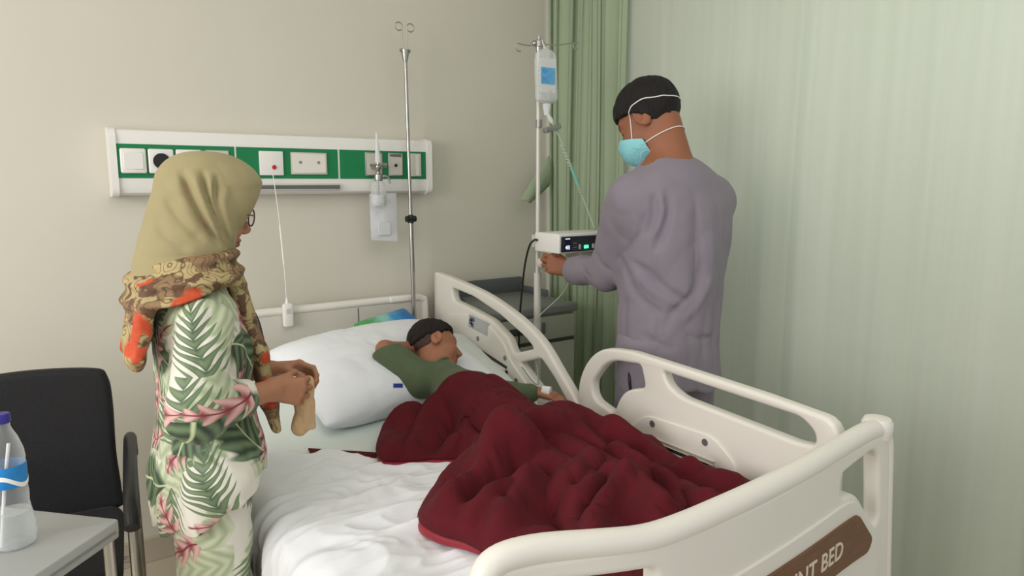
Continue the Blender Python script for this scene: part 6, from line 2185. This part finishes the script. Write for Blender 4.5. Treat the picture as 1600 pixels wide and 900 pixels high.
def scrub_legs(P):
    d = None
    for x in (1.678, 1.862):
        e = sd_cap(P, (x, 1.615, 0.88), (x, 1.62, 0.48), 0.112, 0.092)
        e = smin(e, sd_cap(P, (x, 1.62, 0.48), (x, 1.60, 0.12), 0.092, 0.078), 0.02)
        d = e if d is None else smin(d, e, 0.05)
    d = smax(smax(d, 0.07 - P[:, 2], 0.01), P[:, 2] - 0.93, 0.01)
    return d - 0.022 * (creases(P * (1, 1, 0.5) + 8, 6, 2, 1.0) - 0.4)


V, F = mesh_sdf(scrub_legs, (1.50, 1.44, 0.05), (2.04, 1.80, 0.96), 0.0075, 1)
V, F = drop_small(V, F, 1)
link_mesh('scrub_trousers', V, F, M['scrub'], man)
MB().tube(catmull([(1.575, 1.60, 0.815), (1.566, 1.59, 0.79), (1.570, 1.585, 0.75)], 4), 0.005, 8).build('drawstring', M['black'], man)
for x in (1.68, 1.86):
    fs = lambda P: smax(smin(sd_cap(P, (x, 1.59, 0.055), (x, 1.76, 0.042), 0.044, 0.040), sd_ell(P, (x, 1.66, 0.05), (0.044, 0.10, 0.045)), 0.02), 0.003 - P[:, 2], 0.004)
    V, F = mesh_sdf(fs, (x - 0.09, 1.50, -0.01), (x + 0.09, 1.84, 0.13), 0.007, 1)
    link_mesh('shoe', V, F, M['shoe'], man)


def mask(P):
    Q = HMn.loc(P)
    h = sd_head(Q)
    b = sd_ell(Q, (0.045, 0, -0.052), (0.082, 0.070, 0.070))
    out = smin(h - 0.004, b, 0.02)
    zone = smax(Q[:, 2] + 0.058 - 0.65 * (Q[:, 0] - 0.03), 0.022 - Q[:, 0] + 0.10 * np.abs(Q[:, 2] + 0.055), 0.008)
    shell = np.maximum(out - 0.004, -(out + 0.0005))
    return smax(shell, zone, 0.003) * HMn.s


V, F = mesh_sdf(mask, HMn.o - 0.17, HMn.o + 0.17, 0.0035)
V, F = drop_small(V, F, 1)
mk = link_mesh('face_mask', V, F, M['maskblue'], man)


def strap(pts):
    """elastic laid over head and hair, pts in head coordinates"""
    V = np.array([HMn.w(q) for q in catmull(pts, 8)])
    def f(X): return np.minimum(man_body(X), hf(X))
    e = 0.002
    for _ in range(4):
        d = f(V); g = np.stack([(f(V + np.array(x) * e) - d) / e for x in ((1, 0, 0), (0, 1, 0), (0, 0, 1))], 1)
        gn = g / np.maximum(np.linalg.norm(g, axis=1, keepdims=True), 1e-6)
        V = V + gn * np.clip(0.0022 - d, -0.02, 0.02)[:, None]
    V[1:-1] = (V[:-2] + 2 * V[1:-1] + V[2:]) / 4
    return [tuple(v) for v in V]


MB().tube(strap([(0.060, 0.060, -0.046), (0.036, 0.074, 0.0), (0.014, 0.082, 0.032), (-0.035, 0.085, 0.036), (-0.085, 0.06, 0.018), (-0.115, 0.0, 0.006), (-0.085, -0.06, 0.018), (-0.035, -0.085, 0.036), (0.014, -0.082, 0.032), (0.036, -0.074, 0.0), (0.060, -0.060, -0.046)]), 0.0019, 8).build('upper_strap', M['elastic'], mk)
MB().tube(strap([(0.035, 0.058, -0.075), (0.0, 0.065, -0.078), (-0.04, 0.065, -0.082), (-0.08, 0.045, -0.086), (-0.095, 0.0, -0.088), (-0.08, -0.045, -0.086), (-0.04, -0.065, -0.082), (0.0, -0.065, -0.078), (0.035, -0.058, -0.075)]), 0.0019, 8).build('lower_strap', M['elastic'], mk)
